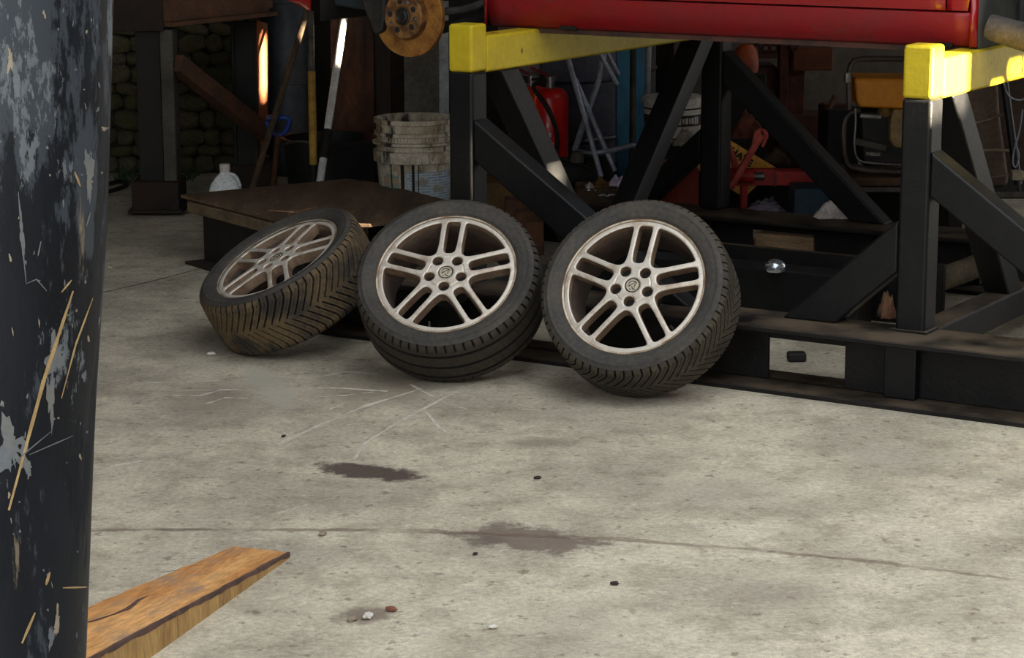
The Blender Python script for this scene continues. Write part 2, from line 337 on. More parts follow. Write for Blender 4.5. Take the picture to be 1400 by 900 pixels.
# ================================================================== WHEELS
RT, WT, RR = .313, .224, .232
SGN = 1
def tyre_mesh(kind):
    nth = 1160
    # profile across: (t, r, treadflag)
    side = [(.084, .226), (.094, .234), (.102, .242), (.1035, .243), (.1045, .248), (.110, .258), (.112, .268), (.1115, .276), (.1125, .277), (.1125, .281), (.111, .282), (.108, .290)]
    tr = []
    nt_ = 64
    for i in range(nt_ + 1):
        u = -1 + 2 * i / nt_; t = .104 * math.sin(u * math.pi / 2 * .98) / math.sin(math.pi / 2 * .98); t = .104 * u
        k = abs(u); r = RT - .006 * k * k
        if k > .8: r -= .011 * ((k - .8) / .2) ** 2
        tr.append((t, r))
    tr = tr[::-1]
    th = np.arange(nth) * 2 * math.pi / nth
    T = np.array([p[0] for p in tr]); Rb = np.array([p[1] for p in tr])
    U = T / .104
    th2, U2 = np.meshgrid(th, U, indexing='ij')
    dep = np.zeros_like(th2)
    k = np.abs(U2)
    if kind == 'v':
        Np = 66
        ph = th2 * Np / (2 * np.pi) + SGN * 1.9 * np.clip(1 - k / .8, 0, 1) ** 1.15 + (U2 > 0) * .5 - .25 * k
        fr = ph % 1.0
        dep += ((np.abs(fr - .5) < .075) & (k > .06) & (k < 1.02)) * .010
        dep += ((np.abs((ph + .5) % 1.0 - .5) < .04) & (k > .2) & (k < .85)) * .003
    else:
        for c in (-.56, 0, .56): dep += (np.abs(U2 - c) < .045) * .010
        Np = 62
        fr = (th2 * Np / (2 * np.pi) + .35 * k) % 1.0
        dep += ((np.abs(fr - .5) < .10) & (k > .78)) * .009
        fr3 = (th2 * Np / (2 * np.pi) * 1 + 1.2 * U2) % 1.0
        dep += ((np.abs(fr3 - .5) < .05) & (k < .48) & (k > .12)) * .0018
    Rm = Rb[None, :] - dep
    x = Rm * np.cos(th2); y = Rm * np.sin(th2); z = np.broadcast_to(T[None, :], x.shape)
    n1 = len(T)
    V_ = np.stack([x, y, z], -1).reshape(-1, 3)
    i, j = np.meshgrid(np.arange(nth), np.arange(n1 - 1), indexing='ij'); i2 = (i + 1) % nth
    Fq = np.stack([i * n1 + j, i * n1 + j + 1, i2 * n1 + j + 1, i2 * n1 + j], -1).reshape(-1, 4)
    me = bpy.data.meshes.new('tread_' + kind); me.from_pydata(V_.tolist(), [], Fq.tolist())
    me.materials.append(TREAD2); me.materials.append(GROOVE); dq = (dep.reshape(-1)[Fq] > .006).sum(1) >= 2; me.polygons.foreach_set('material_index', dq.astype(np.int32)); me.shade_smooth(); me.set_sharp_from_angle(angle=math.radians(40))
    sh = MB(); last = (tr[0][0], tr[0][1] - .001)
    sh.shell(side + [last, (.100, RT - .02)][:1][::1] and [(r, t) for t, r in side] + [(tr[0][1] - .0005, tr[0][0] + .0008)], 160)
    sh.shell([(r, -t) for t, r in side] + [(tr[0][1] - .0005, -tr[0][0] - .0008)], 160)
    sh.shell([(.226, .084), (.25, .085), (.285, .06), (.29, 0), (.285, -.06), (.25, -.085), (.226, -.084)], 160)
    me2 = bpy.data.meshes.new('sidewall_' + kind); me2.from_pydata([tuple(p) for p in sh.v], [], sh.f); me2.shade_smooth(); me2.set_sharp_from_angle(angle=math.radians(50))
    return me, me2
def rim_face_mesh():
    n = 250; ext = .236; cs = 2 * ext / n
    g = np.linspace(-ext, ext, n + 1); X, Y = np.meshgrid(g, g, indexing='ij')
    def smin(a, b, k):
        h = np.clip(.5 + .5 * (b - a) / k, 0, 1); return b * (1 - h) + a * h - k * h * (1 - h)
    R = np.hypot(X, Y); d = R - .078
    for k in range(5):
        a = 2 * math.pi * k / 5; ux, uy = math.cos(a), math.sin(a)
        al = X * ux + Y * uy; pe = -X * uy + Y * ux
        for s in (-1, 1):
            wv = .0086 + .010 * np.clip((.125 - al) / .07, 0, 1) ** 2 + .006 * np.clip((al - .19) / .03, 0, 1) ** 2
            off = .0305 + .002 * np.clip((al - .1) / .12, 0, 1)
            q = np.maximum(np.abs(pe - s * off) - wv, np.maximum(.05 - al, al - .225))
            d = smin(d, q, .018)
    ring = np.maximum(R - .2315, .2135 - R); d = smin(d, ring, .008)
    d = np.maximum(d, R - .2315)
    for k in range(5):
        a = 2 * math.pi * (k + .5) / 5
        d = np.maximum(d, .0178 - np.hypot(X - .056 * math.cos(a), Y - .056 * math.sin(a)))
    d = np.maximum(d, .0255 - R)
    def zt(r, s):
        base = .103 - .010 * max(0, (r - .06) / .17) ** 1.5
        c = max(0., 1 + s / .0036); grv = -.0022 if .0585 < r < .0612 else 0
        return base - .0035 * c * c + grv
    vid = {}; V_ = []; Fc = []; walls = []
    def vc(i, j):
        k_ = (i, j)
        if k_ not in vid: vid[k_] = len(V_); V_.append((X[i, j], Y[i, j], zt(R[i, j], d[i, j])))
        return vid[k_]
    def ve(i, j, i2, j2):
        k_ = (min((i, j), (i2, j2)), max((i, j), (i2, j2)))
        if k_ not in vid:
            a, b = d[i, j], d[i2, j2]; t = a / (a - b); x = X[i, j] + t * (X[i2, j2] - X[i, j]); y = Y[i, j] + t * (Y[i2, j2] - Y[i, j])
            vid[k_] = len(V_); V_.append((x, y, zt(math.hypot(x, y), 0)))
        return vid[k_]
    ins = d < 0
    for i in range(n):
        for j in range(n):
            cs_ = [(i, j), (i + 1, j), (i + 1, j + 1), (i, j + 1)]; fl_ = [ins[c] for c in cs_]
            if not any(fl_): continue
            poly = []; cross = []
            for q in range(4):
                a, b = cs_[q], cs_[(q + 1) % 4]
                if fl_[q]: poly.append(vc(*a))
                if fl_[q] != fl_[(q + 1) % 4]: e = ve(*a, *b); poly.append(e); cross.append((e, fl_[q]))
            if len(poly) >= 3: Fc.append(tuple(poly))
            if len(cross) == 2: walls.append((cross[0][0], cross[1][0]))
    low = {}
    def lo(v):
        if v not in low:
            x, y, z = V_[v]; r = math.hypot(x, y); low[v] = len(V_); V_.append((x, y, z)); low[(v, 1)] = len(V_); V_.append((x, y, z - .036))
        return low[v], low[(v, 1)]
    nf = len(Fc)
    for a, b in walls:
        a0, a1 = lo(a); b0, b1 = lo(b); Fc.append((a0, b0, b1, a1))
    me = bpy.data.meshes.new('rim_face'); me.from_pydata(V_, [], Fc); me.materials.append(ALLOY); me.materials.append(SPSIDE); me.polygons.foreach_set('material_index', [0] * nf + [1] * (len(Fc) - nf)); me.shade_smooth(); me.set_sharp_from_angle(angle=math.radians(50)); return me
SPSIDE = mat('brake_dust_alloy', (150, 126, 104), (112, 90, 72), 12, (.4, .65), .6, .2, .1)
RIMFACE = rim_face_mesh()
TY = {k: tyre_mesh(k) for k in ('v', 'r')}
def data_obj(name, me, parent, m=None):
    o = bpy.data.objects.new(name, me); COL.objects.link(o); o.parent = parent
    if m is not None:
        if len(me.materials) == 0: me.materials.append(m)
        o.material_slots[0].link = 'OBJECT'; o.material_slots[0].material = m
    return o
def wheel(label, ph, e, c, th0, kind, tm, flip=0):
    ph, e, th0 = math.radians(ph), math.radians(e), math.radians(th0)
    n = Vector((-math.sin(ph) * math.cos(e), -math.cos(ph) * math.cos(e), math.sin(e))); a = Vector((math.cos(ph), -math.sin(ph), 0)); b = n.cross(a)
    M = Matrix(((a.x, b.x, n.x, c[0]), (a.y, b.y, n.y, c[1]), (a.z, b.z, n.z, c[2]), (0, 0, 0, 1))) @ Matrix.Rotation(th0, 4, 'Z')
    r = thing('alloy_wheel', label, 'wheel', M=M, group='loose alloy wheels leaning on the stand')
    t = data_obj('tyre', TY[kind][1], r, RUB)
    td = data_obj('tread', TY[kind][0], t, tm)
    if flip: td.rotation_euler = (math.pi, 0, 0)
    rim = data_obj('rim', RIMFACE, r); sub(rim, r)
    MB().shell([(.229, .096), (.2345, .0975), (.2375, .094), (.2365, .089), (.231, .088), (.231, .0835), (.2285, .084)], 120).build('rim_lip', mat('dirty_rim_lip', (202, 184, 160), (140, 110, 84), 14, (.45, .62), .45, .3, .1, 200), rim, world=False, smooth=40)
    MB().shell([(.231, .088), (.222, .074), (.208, .062), (.202, .03), (.199, -.05), (.212, -.08), (.234, -.093)], 96).build('rim_barrel', BARREL, rim, world=False, smooth=60)
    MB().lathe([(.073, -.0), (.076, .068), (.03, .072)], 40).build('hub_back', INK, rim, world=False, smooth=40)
    cap = MB().lathe([(.0252, .070), (.0252, .0985), (.0235, .1005), (.0, .1015)], 36).build('center_cap', CAPM, r, world=False, smooth=40); cap['label'] = 'round pale centre cap with a dark emblem'
    em = MB(); em.shell([(.0212, .1012), (.0232, .1024), (.0245, .1012)], 36)                 # dark ring and emblem relief
    for pts in ([(-.014, .006), (-.006, .015), (.006, .014), (.013, .007)], [(-.012, -.006), (-.004, .003), (.004, .007), (.010, .002), (.006, -.006)],
                [(-.002, -.004), (.002, -.012), (.010, -.014)], [(-.015, .0), (-.009, -.001)], [(.005, .010), (.011, .012)], [(-.008, -.013), (-.003, -.015)]):
        rot = Matrix.Rotation(-th0, 4, 'Z')
        em.tube([rot @ Vector((x, y, .1014)) for x, y in pts], .0013, 6, smooth=1)
    sub(cap, r); em.build('emblem', INK, cap, world=False)
    va = math.radians(-98) - th0 if kind == 'r' else math.radians(-40) - th0
    MB().tube([(.205 * math.cos(va), .205 * math.sin(va), .06), (.190 * math.cos(va), .190 * math.sin(va), .085)], [.005, .0032], 8).build('valve_stem', STEEL, r, world=False, smooth=40)
    return r
wheel('alloy wheel lying back farthest left, tan dust on its V-pattern tread', 58.44, 60.61, (-.782, 8.036, .238), 44, 'v', TREAD1)
wheel('middle alloy wheel with straight grooved tread, between two leaning wheels', 12.09, 45.67, (-.203, 7.613, .284), 92, 'r', TREAD2)
wheel('alloy wheel nearest the fork pocket, standing most upright of the three', 21.81, 34.37, (.414, 7.334, .308), 89, 'v', TREAD3)
#REST
# ================================================================== CAR (lifted on the stand, wheels off, parallel to the stand)
car = thing('car', 'red car raised on the black stand with its wheels taken off', 'car', SO, -YAW)
FH, RH, AZ, AR = -.59, 2.05, 1.25, .392
PROF = [(1.085, .452), (1.095, .436), (1.115, .420), (1.15, .408), (1.185, .403), (1.197, .404), (1.2, .410), (1.204, .410), (1.207, .401), (1.24, .394), (1.32, .387), (1.42, .385), (1.52, .392), (1.62, .405), (1.74, .44), (1.80, .50)]
def zlow(x):
    for h in (FH, RH):
        if abs(x - h) < AR: return AZ + math.sqrt(AR * AR - (x - h) ** 2)
    if x <= FH - AR: return min(1.25, 1.100 + max(0, (FH - AR - x)) * .42)
    return 1.085
def side(x0, x1, z0, z1, n, mirror=False):
    zs = [p for p in PROF if z0 - 1e-6 <= p[0] <= z1 + 1e-6]
    xs = [x0 + (x1 - x0) * i / n for i in range(n + 1)]; b = MB(); vs = []
    for x in xs:
        zl = zlow(x); yb = 0
        if x < -1.1: yb = (-1.1 - x) ** 2 * 1.2
        if x > 2.6: yb = (x - 2.6) ** 2 * .8
        for z, y in zs:
            zz = max(z, zl); yy = float(np.interp(zz, [p[0] for p in PROF], [p[1] for p in PROF])) + yb
            vs.append((x, 2.48 - yy if mirror else yy, zz))
    m = len(zs)
    fs = [(i * m + j, (i + 1) * m + j, (i + 1) * m + j + 1, i * m + j + 1) for i in range(n) for j in range(m - 1)
          if abs(vs[i * m + j][2] - vs[i * m + j + 1][2]) + abs(vs[(i + 1) * m + j][2] - vs[(i + 1) * m + j + 1][2]) > 1e-5]
    return b.add(vs, fs)
def panel(name, b, m, par=car):
    o = b.build(name, m, par, world=False, smooth=30, recalc=False); so = o.modifiers.new('thick', 'SOLIDIFY'); so.thickness = .004; so.offset = 0; return o
panel('sill', side(FH + AR + .001, RH - AR - .001, 1.085, 1.2, 30), REDDIRT)
dr = panel('door', side(FH + AR + .25, 1.57, 1.204, 1.8, 24), REDP)
panel('front_fender', side(FH - AR - .001, FH + AR + .245, 1.204, 1.8, 60), REDP)
panel('rear_quarter', side(1.575, 2.95, 1.204, 1.8, 60), REDP)
panel('front_bumper', side(-1.62, FH - AR + .001, 1.085, 1.62, 24), REDP)
panel('far_side', side(-1.5, 2.95, 1.085, 1.8, 90, True), REDP)
for h, x in ((RH, RH - AR), (FH, FH + AR)):                      # folded arch lips at the sill ends
    s_ = 1 if h == RH else -1
    panel('arch_lip', MB().add([(x - s_ * .004, .40, 1.09), (x + s_ * .012, .41, 1.09), (x + s_ * .012, .47, 1.09), (x - s_ * .004, .40, 1.26), (x + s_ * .012, .41, 1.26), (x + s_ * .012, .47, 1.26)], [(0, 1, 4, 3), (1, 2, 5, 4)]), REDP)
MB().box(FH + AR + .02, RH - AR - .03, .452, .458, 1.066, 1.098).build('sill_seam', mat('brown_seam', (88, 54, 44), (58, 42, 38), 12, rough=.8), car, world=False)
for x in (.13, 1.55): MB().box(x - .035, x + .035, .43, .55, 1.0825, 1.10).build('jacking_pad', FLANGE, car, world=False, bevel=.003)
b = MB(); b.box(FH + AR, RH - AR, .459, 2.02, 1.12, 1.22); b.box(-1.2, FH + AR, .82, 1.66, 1.16, 1.45); b.box(RH - AR, 2.8, .86, 1.62, 1.2, 1.45)
b.build('underbody', DARK, car, world=False, bevel=.02)
b = MB(); b.tube([(-.15, 1.15, 1.11), (.5, 1.2, 1.09), (1.2, 1.2, 1.10), (1.75, 1.2, 1.13)], .03, 10, 2); b.build('exhaust_pipe', FLANGE, car, world=False, smooth=40)
MB().add([(-1.45, .62, 1.62), (3.0, .62, 1.80), (3.0, 1.86, 1.80), (-1.45, 1.86, 1.62), (-1.45, .62, 1.5), (3.0, .62, 1.7), (3.0, 1.86, 1.7), (-1.45, 1.86, 1.5)],
         [(0, 1, 2, 3), (7, 6, 5, 4), (0, 4, 5, 1), (1, 5, 6, 2), (2, 6, 7, 3), (3, 7, 4, 0)]).build('upper_deck', REDP, car, world=False, bevel=.04)
GL = mat('dark_glass', (16, 18, 20), (22, 24, 26), 3, rough=.1)
MB().add([(-.35, .50, 1.8), (2.6, .50, 1.8), (2.6, 1.98, 1.8), (-.35, 1.98, 1.8), (.35, .66, 2.28), (1.9, .66, 2.28), (1.9, 1.82, 2.28), (.35, 1.82, 2.28)],
         [(0, 1, 5, 4), (1, 2, 6, 5), (2, 3, 7, 6), (3, 0, 4, 7), (4, 5, 6, 7), (3, 2, 1, 0)]).build('cabin_glass', GL, car, world=False, bevel=.05)
MB().box(.36, 1.89, .67, 1.81, 2.27, 2.30).build('roof', REDP, car, world=False, bevel=.012)
def liner(h, m, y0, y1):
    pts = [(h - AR + .015, 1.075)] + [(h - (AR - .015) * math.cos(t), AZ + (AR - .015) * math.sin(t)) for t in [math.pi * k / 20 for k in range(21)]] + [(h + AR - .015, 1.22)]
    bb = MB(); vs = []; nn = 6
    for i in range(nn + 1):
        y = y0 + (y1 - y0) * i / nn; k = .012 * (i % 2)
        for x, z in pts: vs.append((x + (h - x) * k, y, z))
    m_ = len(pts); bb.add(vs, [(i * m_ + j, i * m_ + j + 1, (i + 1) * m_ + j + 1, (i + 1) * m_ + j) for i in range(nn) for j in range(m_ - 1)])
    bb.box(h - AR, h + AR, y1, y1 + .01, 1.14, 1.64)
    return panel('arch_liner', bb, m)
liner(RH, LINER, .425, .80); liner(FH, DARK, .43, .82)
# lower front valance seen behind the bumper corner
MB().prism([(-1.0, .52, 1.13), (-.72, .52, 1.105), (-.70, .52, 1.30), (-1.02, .52, 1.35)], (0, .05, 0)).build('splash_guard', mat('blue_grey_plastic', (40, 52, 58), (30, 36, 40), 5, rough=.6), car, world=False, bevel=.01)
RX = Matrix.Rotation(math.pi / 2, 4, 'X')
def brake(h, yy, z, r):
    M = Matrix.Translation((h, yy, z)) @ RX
    d = MB().lathe([(.05, -.022), (r - .002, -.022), (r, -.02), (r, -.002), (r - .002, 0), (.092, 0), (.088, -.004)], 72, M).build('brake_disc', RUSTD, car, world=False, smooth=35); sub(d, car)
    hb = MB().lathe([(.087, -.004), (.085, .030), (.081, .035), (.040, .036), (.036, .030), (.034, .030)], 48, M).build('disc_hat', HUBM, d, world=False, smooth=35)
    MB().lathe([(.033, .02), (.033, .034), (.026, .037), (.0255, .046), (.02, .05), (.016, .048), (.014, .044), (.0, .044)], 32, M).build('axle_nut', mat('dark_steel', (52, 48, 46), (74, 66, 58), 30, rough=.5, metal=.6), d, world=False, smooth=35)
    for k in range(5):
        a = 2 * math.pi * k / 5 + .5; c = M @ Vector((.056 * math.cos(a), .056 * math.sin(a), .0355))
        MB().lathe([(.0115, -.002), (.0115, .0008), (.0, .001)], 14, Matrix.Translation(c) @ RX).build('bolt_hole', INK, d, world=False)
        a += .63; c = M @ Vector((.058 * math.cos(a), .058 * math.sin(a), .0355))
        if k % 2 == 0: MB().lathe([(.008, -.002), (.007, .004), (.0, .006)], 12, Matrix.Translation(c) @ RX).build('stud', STEEL, d, world=False, smooth=40)
brake(FH, .47, 1.106, .155)
b = MB(); b.prism([(FH - .20, .44, 1.16), (FH - .135, .44, 1.03), (FH - .10, .44, 1.045), (FH - .085, .44, 1.10), (FH - .085, .44, 1.20), (FH - .12, .44, 1.27), (FH - .19, .44, 1.25)], (0, .09, 0))
cal = b.build('brake_caliper', mat('caliper_iron', (38, 38, 38), (58, 52, 48), 14, rough=.7, metal=.3), car, world=False, bevel=.012)
MB().tube([(FH - .1, .62, 1.13), (FH - .05, .75, 1.4), (FH - .04, .78, 1.62)], .03, 12).build('strut', DARK, car, world=False, smooth=40)
MB().tube([(FH + .03, .56, 1.04), (FH + .2, .7, 1.10), (FH + .28, .95, 1.15)], .022, 10, 1).build('control_arm', DARK, car, world=False, smooth=40)
MB().tube([(FH + .1, .52, 1.12), (FH + .24, .53, 1.135), (FH + .36, .56, 1.20)], .014, 8, 1).build('tie_rod', mat('grey_rod', (70, 68, 66), (48, 46, 44), 20, rough=.7), car, world=False, smooth=40)
brake(RH, .395, 1.10, .13)
MB().tube([(1.70, .45, 1.155), (1.86, .455, 1.115), (RH + .02, .455, 1.08), (RH + .3, .46, 1.06)], [.042, .055], 14, 1).build('trailing_arm', DUST, car, world=False, smooth=50)
MB().tube([(RH - .05, .72, 1.22), (RH - .08, .75, 1.3), (RH - .06, .8, 1.55)], .045, 12).build('coil_spring', DUST, car, world=False, smooth=40)
b = MB(); b.lathe([(.0, .05), (.03, .045), (.045, .02), (.045, -.02), (.03, -.045), (0, -.05)], 14, Matrix.Translation((1.84, .52, 1.20))); b.build('axle_bush', DUST, car, world=False, smooth=60)

# ================================================================== FOREGROUND COLUMN AND PLANK
def column_material():
    m = bpy.data.materials.new('flaking_blue_black_paint'); m.use_nodes = True; nt = m.node_tree; N = nt.nodes; L = nt.links; bs_ = N['Principled BSDF']
    tc = N.new('ShaderNodeTexCoord')
    def nz(sc, st, det=10, r=.7, off=0):
        mp = N.new('ShaderNodeMapping'); mp.inputs['Scale'].default_value = st; mp.inputs['Location'].default_value = (off, off * .7, off * .3); L.new(tc.outputs['Object'], mp.inputs[0])
        n = N.new('ShaderNodeTexNoise'); n.inputs['Scale'].default_value = sc; n.inputs['Detail'].default_value = det; n.inputs['Roughness'].default_value = r; L.new(mp.outputs[0], n.inputs['Vector']); return n.outputs[0]
    def mr(v, a_, b_, c_=0., d_=1.):
        x = N.new('ShaderNodeMapRange'); x.inputs[1].default_value = a_; x.inputs[2].default_value = b_; x.inputs[3].default_value = c_; x.inputs[4].default_value = d_; L.new(v, x.inputs[0]); return x.outputs[0]
    def mx(f, a_, b_):
        x = N.new('ShaderNodeMix'); x.data_type = 'RGBA'; L.new(f, x.inputs[0])
        for i_, v in ((6, a_), (7, b_)):
            if isinstance(v, tuple): x.inputs[i_].default_value = v
            else: L.new(v, x.inputs[i_])
        return x.outputs[2]
    def ad(a_, b_):
        x = N.new('ShaderNodeMath'); x.operation = 'ADD'; L.new(a_, x.inputs[0]); L.new(b_, x.inputs[1]); return x.outputs[0]
    sx = N.new('ShaderNodeSeparateXYZ'); L.new(tc.outputs['Object'], sx.inputs[0]); hi = mr(sx.outputs[2], .7, 1.5, -.02, .045)      # paint is worn further up the column
    col = mx(mr(nz(3, (2, 2, .35)), .38, .62), lin((12, 15, 22)), lin((22, 27, 36)))
    col = mx(mr(ad(nz(4, (2.2, 2.2, .5), 12, .72, 3), hi), .535, .56), col, lin((56, 62, 70)))
    col = mx(mr(ad(nz(9, (1.8, 1.8, .5), 12, .75, 9), hi), .60, .62), col, lin((96, 102, 108)))
    col = mx(mr(nz(5, (2.5, 2.5, .25), 12, .7, 17), .66, .69), col, lin((112, 102, 88)))
    col = mx(mr(nz(30, (1, 1, .5), 8, .7, 5), .66, .69), col, lin((126, 128, 126)))
    L.new(col, bs_.inputs['Base Color']); L.new(mr(nz(6, (2, 2, .5), 8, .7, 3), .5, .6, .5, .75), bs_.inputs['Roughness']); bs_.inputs['Specular IOR Level'].default_value = .22
    bp = N.new('ShaderNodeBump'); bp.inputs['Strength'].default_value = .5; bp.inputs['Distance'].default_value = .004; L.new(nz(9, (1.8, 1.8, .5), 12, .75, 9), bp.inputs['Height']); L.new(bp.outputs[0], bs_.inputs['Normal']); return m
COLM = column_material()
CHIPM = mat('grey_primer_chip', (96, 102, 110), (112, 112, 108), 12, (.4, .7), .65, fine=.12)
CHIP2 = mat('tan_primer_chip', (150, 138, 118), (120, 110, 98), 12, (.4, .7), .7, fine=.12)
SCRM = mat('bare_scratch', (176, 150, 104), (150, 124, 84), 40, (.4, .7), .6, fine=.15)
CY, CR = 3.3, .125
edge = [(0.0, -.690), (.555, -.638), (.949, -.608), (1.218, -.580), (1.531, -.559), (2.0, -.540), (3.2, -.50)]
def cax(z): return float(np.interp(z, [e[0] for e in edge], [e[1] for e in edge])) - CR * 1.012
colm = thing('steel_column', 'chipped blue-black steel column leaning at the left edge of the photo', 'column', (cax(0), CY, 0))
b = MB(); zz = [0, .3] + [.5 + .08 * i for i in range(16)] + [2.2, 3.2]; b.tube([(cax(z), CY, z) for z in zz], CR, 56); b.build('shaft', COLM, colm, smooth=50)
MB().box(cax(0) - .22, cax(0) + .22, CY - .22, CY + .22, 0, .02).build('foot_plate', COLM, colm, bevel=.003)
def chit(px, py, off=.0006):
    d = ray(px, py); lo, hi = 2.6, CY
    f_ = lambda t: math.hypot((CP + d * t).x - cax((CP + d * t).z), (CP + d * t).y - CY) - CR - off
    hi = CY / d.y
    if f_(hi) > 0: return None
    for _ in range(40):
        m_ = (lo + hi) / 2
        if f_(m_) > 0: lo = m_
        else: hi = m_
    return CP + d * lo
def chip(cx, cy, w_, h_, m, name='paint_chip', tilt=0., jag=.35, n=22):
    pts = []; ca_, sa = math.cos(tilt), math.sin(tilt); ph = random.random() * 9
    for k in range(n):
        t = 2 * math.pi * k / n; j = 1 + jag * (math.sin(3 * t + ph) * .5 + random.uniform(-.6, .6))
        x, y = w_ * .5 * j * math.cos(t), h_ * .5 * j * math.sin(t)
        p = chit(cx + x * ca_ - y * sa, cy + x * sa + y * ca_)
        if p is None: return
        pts.append(p)
    c = chit(cx, cy)
    if c is None: return
    # thin flake: fan with an inner ring so it follows the curved steel
    inner = []
    b_ = MB(); b_.add(pts + [c], [(k, (k + 1) % n, n) for k in range(n)]); o = b_.build(name, m, colm, recalc=False); return o
def scratch(pts, wpx, m):
    L_ = []
    for (x0, y0), (x1, y1) in zip(pts, pts[1:]):
        for i in range(7): L_.append((x0 + (x1 - x0) * i / 6, y0 + (y1 - y0) * i / 6))
    d = Vector((pts[-1][0] - pts[0][0], pts[-1][1] - pts[0][1])).normalized(); nx, ny = -d[1], d[0]; vs = []; ok = True; n = len(L_)
    for i, (x, y) in enumerate(L_):
        k = wpx * .5 * (.35 + .65 * math.sin(math.pi * (i + .5) / n)) * random.uniform(.75, 1.2)
        for s_ in (-1, 1):
            p = chit(x + nx * k * s_, y + ny * k * s_, .0011)
            if p is None: return
            vs.append(p)
    MB().add(vs, [(2 * i, 2 * i + 1, 2 * i + 3, 2 * i + 2) for i in range(n - 1)]).build('scratch', m, colm, recalc=False)
for a in (((100, 398), (60, 520), (12, 698)), ((127, 408), (104, 470), (84, 545)), ((131, 540), (118, 575), (106, 606)), ((86, 804), (119, 803)), ((48, 838), (30, 880)), ((68, 783), (63, 800)), ((125, 757), (112, 767)), ((98, 383), (84, 400)), ((102, 235), (110, 255))):
    scratch(a, 6 if a[0][1] in (540, 398) else 4 if a[0][1] in (838, 783) else 2.6, SCRM)
for a in (((25, 262), (30, 330), (36, 388)), ((36, 388), (50, 382), (64, 398)), ((56, 330), (52, 350)), ((70, 590), (40, 615), (12, 640)), ((124, 290), (118, 310)), ((100, 596), (40, 622))): scratch(a, 2.0, CHIPM)
for a in ((14, 84, 8, 30, CHIP2), (22, 110, 9, 50, CHIPM), (30, 320, 5, 60, CHIPM), (122, 235, 12, 60, CHIPM), (75, 485, 22, 46, CHIPM), (70, 545, 9, 80, CHIPM), (14, 610, 40, 70, CHIPM), (38, 640, 10, 20, CHIPM), (115, 515, 6, 14, CHIPM), (78, 850, 6, 40, CHIP2), (70, 872, 8, 30, CHIPM), (143, 176, 9, 5, CHIP2)):
    chip(*a, tilt=random.uniform(-.1, .15), jag=.55, n=34)
for _ in range(70): chip(random.uniform(6, 140), random.uniform(5, 890), random.uniform(1, 3.5), random.uniform(2, 12), random.choice([CHIPM, CHIPM, CHIP2]), tilt=random.uniform(-.3, .3), n=10)

WOODO = mat('orange_stained_wood', (224, 168, 106), (196, 136, 78), 6, (.42, .62), .65, 0, .3, 50, stretch=(.3, 2.0, 2), c3=(160, 132, 110), s3=5, t3=(.56, .70), st3=(.8, 2, 2), fine=.3)
WOODS = mat('plank_side_grain', (186, 150, 92), (150, 112, 66), 8, (.4, .65), .75, 0, .3, 60, stretch=(2.2, 1, .4), c3=(84, 62, 52), s3=6, t3=(.60, .68))
WORN = mat('dark_worn_edge', (100, 74, 66), (70, 52, 46), 20, (.4, .65), .8, 0, .3, 80)
Q0, Q1 = G(396, 763), G(205, 900); dv = (Q1 - Q0).normalized(); Lp = 1.7; hgt = lambda t: .014 + .074 * t           # wedge: thin at the cut end
A2 = Q0 + Vector((0, 0, hgt(0))); A1 = G(318, 746, hgt(0)); wv = A1 - A2; wv.z = 0; wn = wv.normalized()
pl = thing('wood_plank', 'orange-stained wooden wedge plank lying behind the steel column', 'plank', Q0 + wv / 2, math.atan2(dv.y, dv.x))
nb = 34; vs = []
for i in range(nb + 1):
    t = Lp * i / nb; p = Q0 + dv * t; jl = wn * random.uniform(-.006, .004); z_ = Vector((0, 0, hgt(t)))
    vs += [p, p + z_, p + wv * (1 + .42 * t) + jl + z_ + Vector((0, 0, -.002)), p + wv * (1 + .42 * t) + jl]
fs = [f for i in range(nb) for f in ((4 * i, 4 * i + 4, 4 * i + 5, 4 * i + 1), (4 * i + 1, 4 * i + 5, 4 * i + 6, 4 * i + 2), (4 * i + 2, 4 * i + 6, 4 * i + 7, 4 * i + 3), (4 * i + 3, 4 * i + 7, 4 * i + 4, 4 * i))] + [(0, 1, 2, 3), (4 * nb + 3, 4 * nb + 2, 4 * nb + 1, 4 * nb)]
MB().add(vs, fs).build('board', WOODO, pl)
up = Vector((0, 0, .0009)); rt = -wn * .0009
MB().add([Q0 + dv * Lp * i / nb + rt + Vector((0, 0, hgt(Lp * i / nb) * k)) for i in range(nb + 1) for k in (0, 1)], [(2 * i, 2 * i + 2, 2 * i + 3, 2 * i + 1) for i in range(nb)]).build('side_face', WOODS, pl, recalc=False)
vs = []; nn = 60
for i in range(nn + 1):
    t = Lp * i / nn; p = Q0 + dv * t + Vector((0, 0, hgt(t))); q = Vector((0, 0, -min(.006 + .005 * random.random(), hgt(t) * .8)))
    vs += [p + wn * random.uniform(.004, .008) + up * 1.5, p + up * 1.5 + rt * 1.5, p + q + rt * 2]
MB().add(vs, [f for i in range(nn) for f in ((3 * i, 3 * i + 1, 3 * i + 4, 3 * i + 3), (3 * i + 1, 3 * i + 2, 3 * i + 5, 3 * i + 4))]).build('worn_edge', WORN, pl, recalc=False)
def ptop(x, y):                                                     # point on the sloping top
    d = ray(x, y); t = (.05 - CH) / d.z
    for _ in range(12):
        P = CP + d * t; t = (hgt((P - Q0).dot(dv)) + .0012 - CH) / d.z
    return CP + d * t
def pcrack(pts, wd):
    P_ = [ptop(x, y) for x, y in pts]; v_ = []
    for i, p in enumerate(P_):
        k = wn * wd * (.25 + random.random()) * (.2 if i in (0, len(P_) - 1) else 1); v_ += [p - k, p + k]
    MB().add(v_, [(2 * i, 2 * i + 1, 2 * i + 3, 2 * i + 2) for i in range(len(P_) - 1)]).build('crack', WORN, pl, recalc=False)
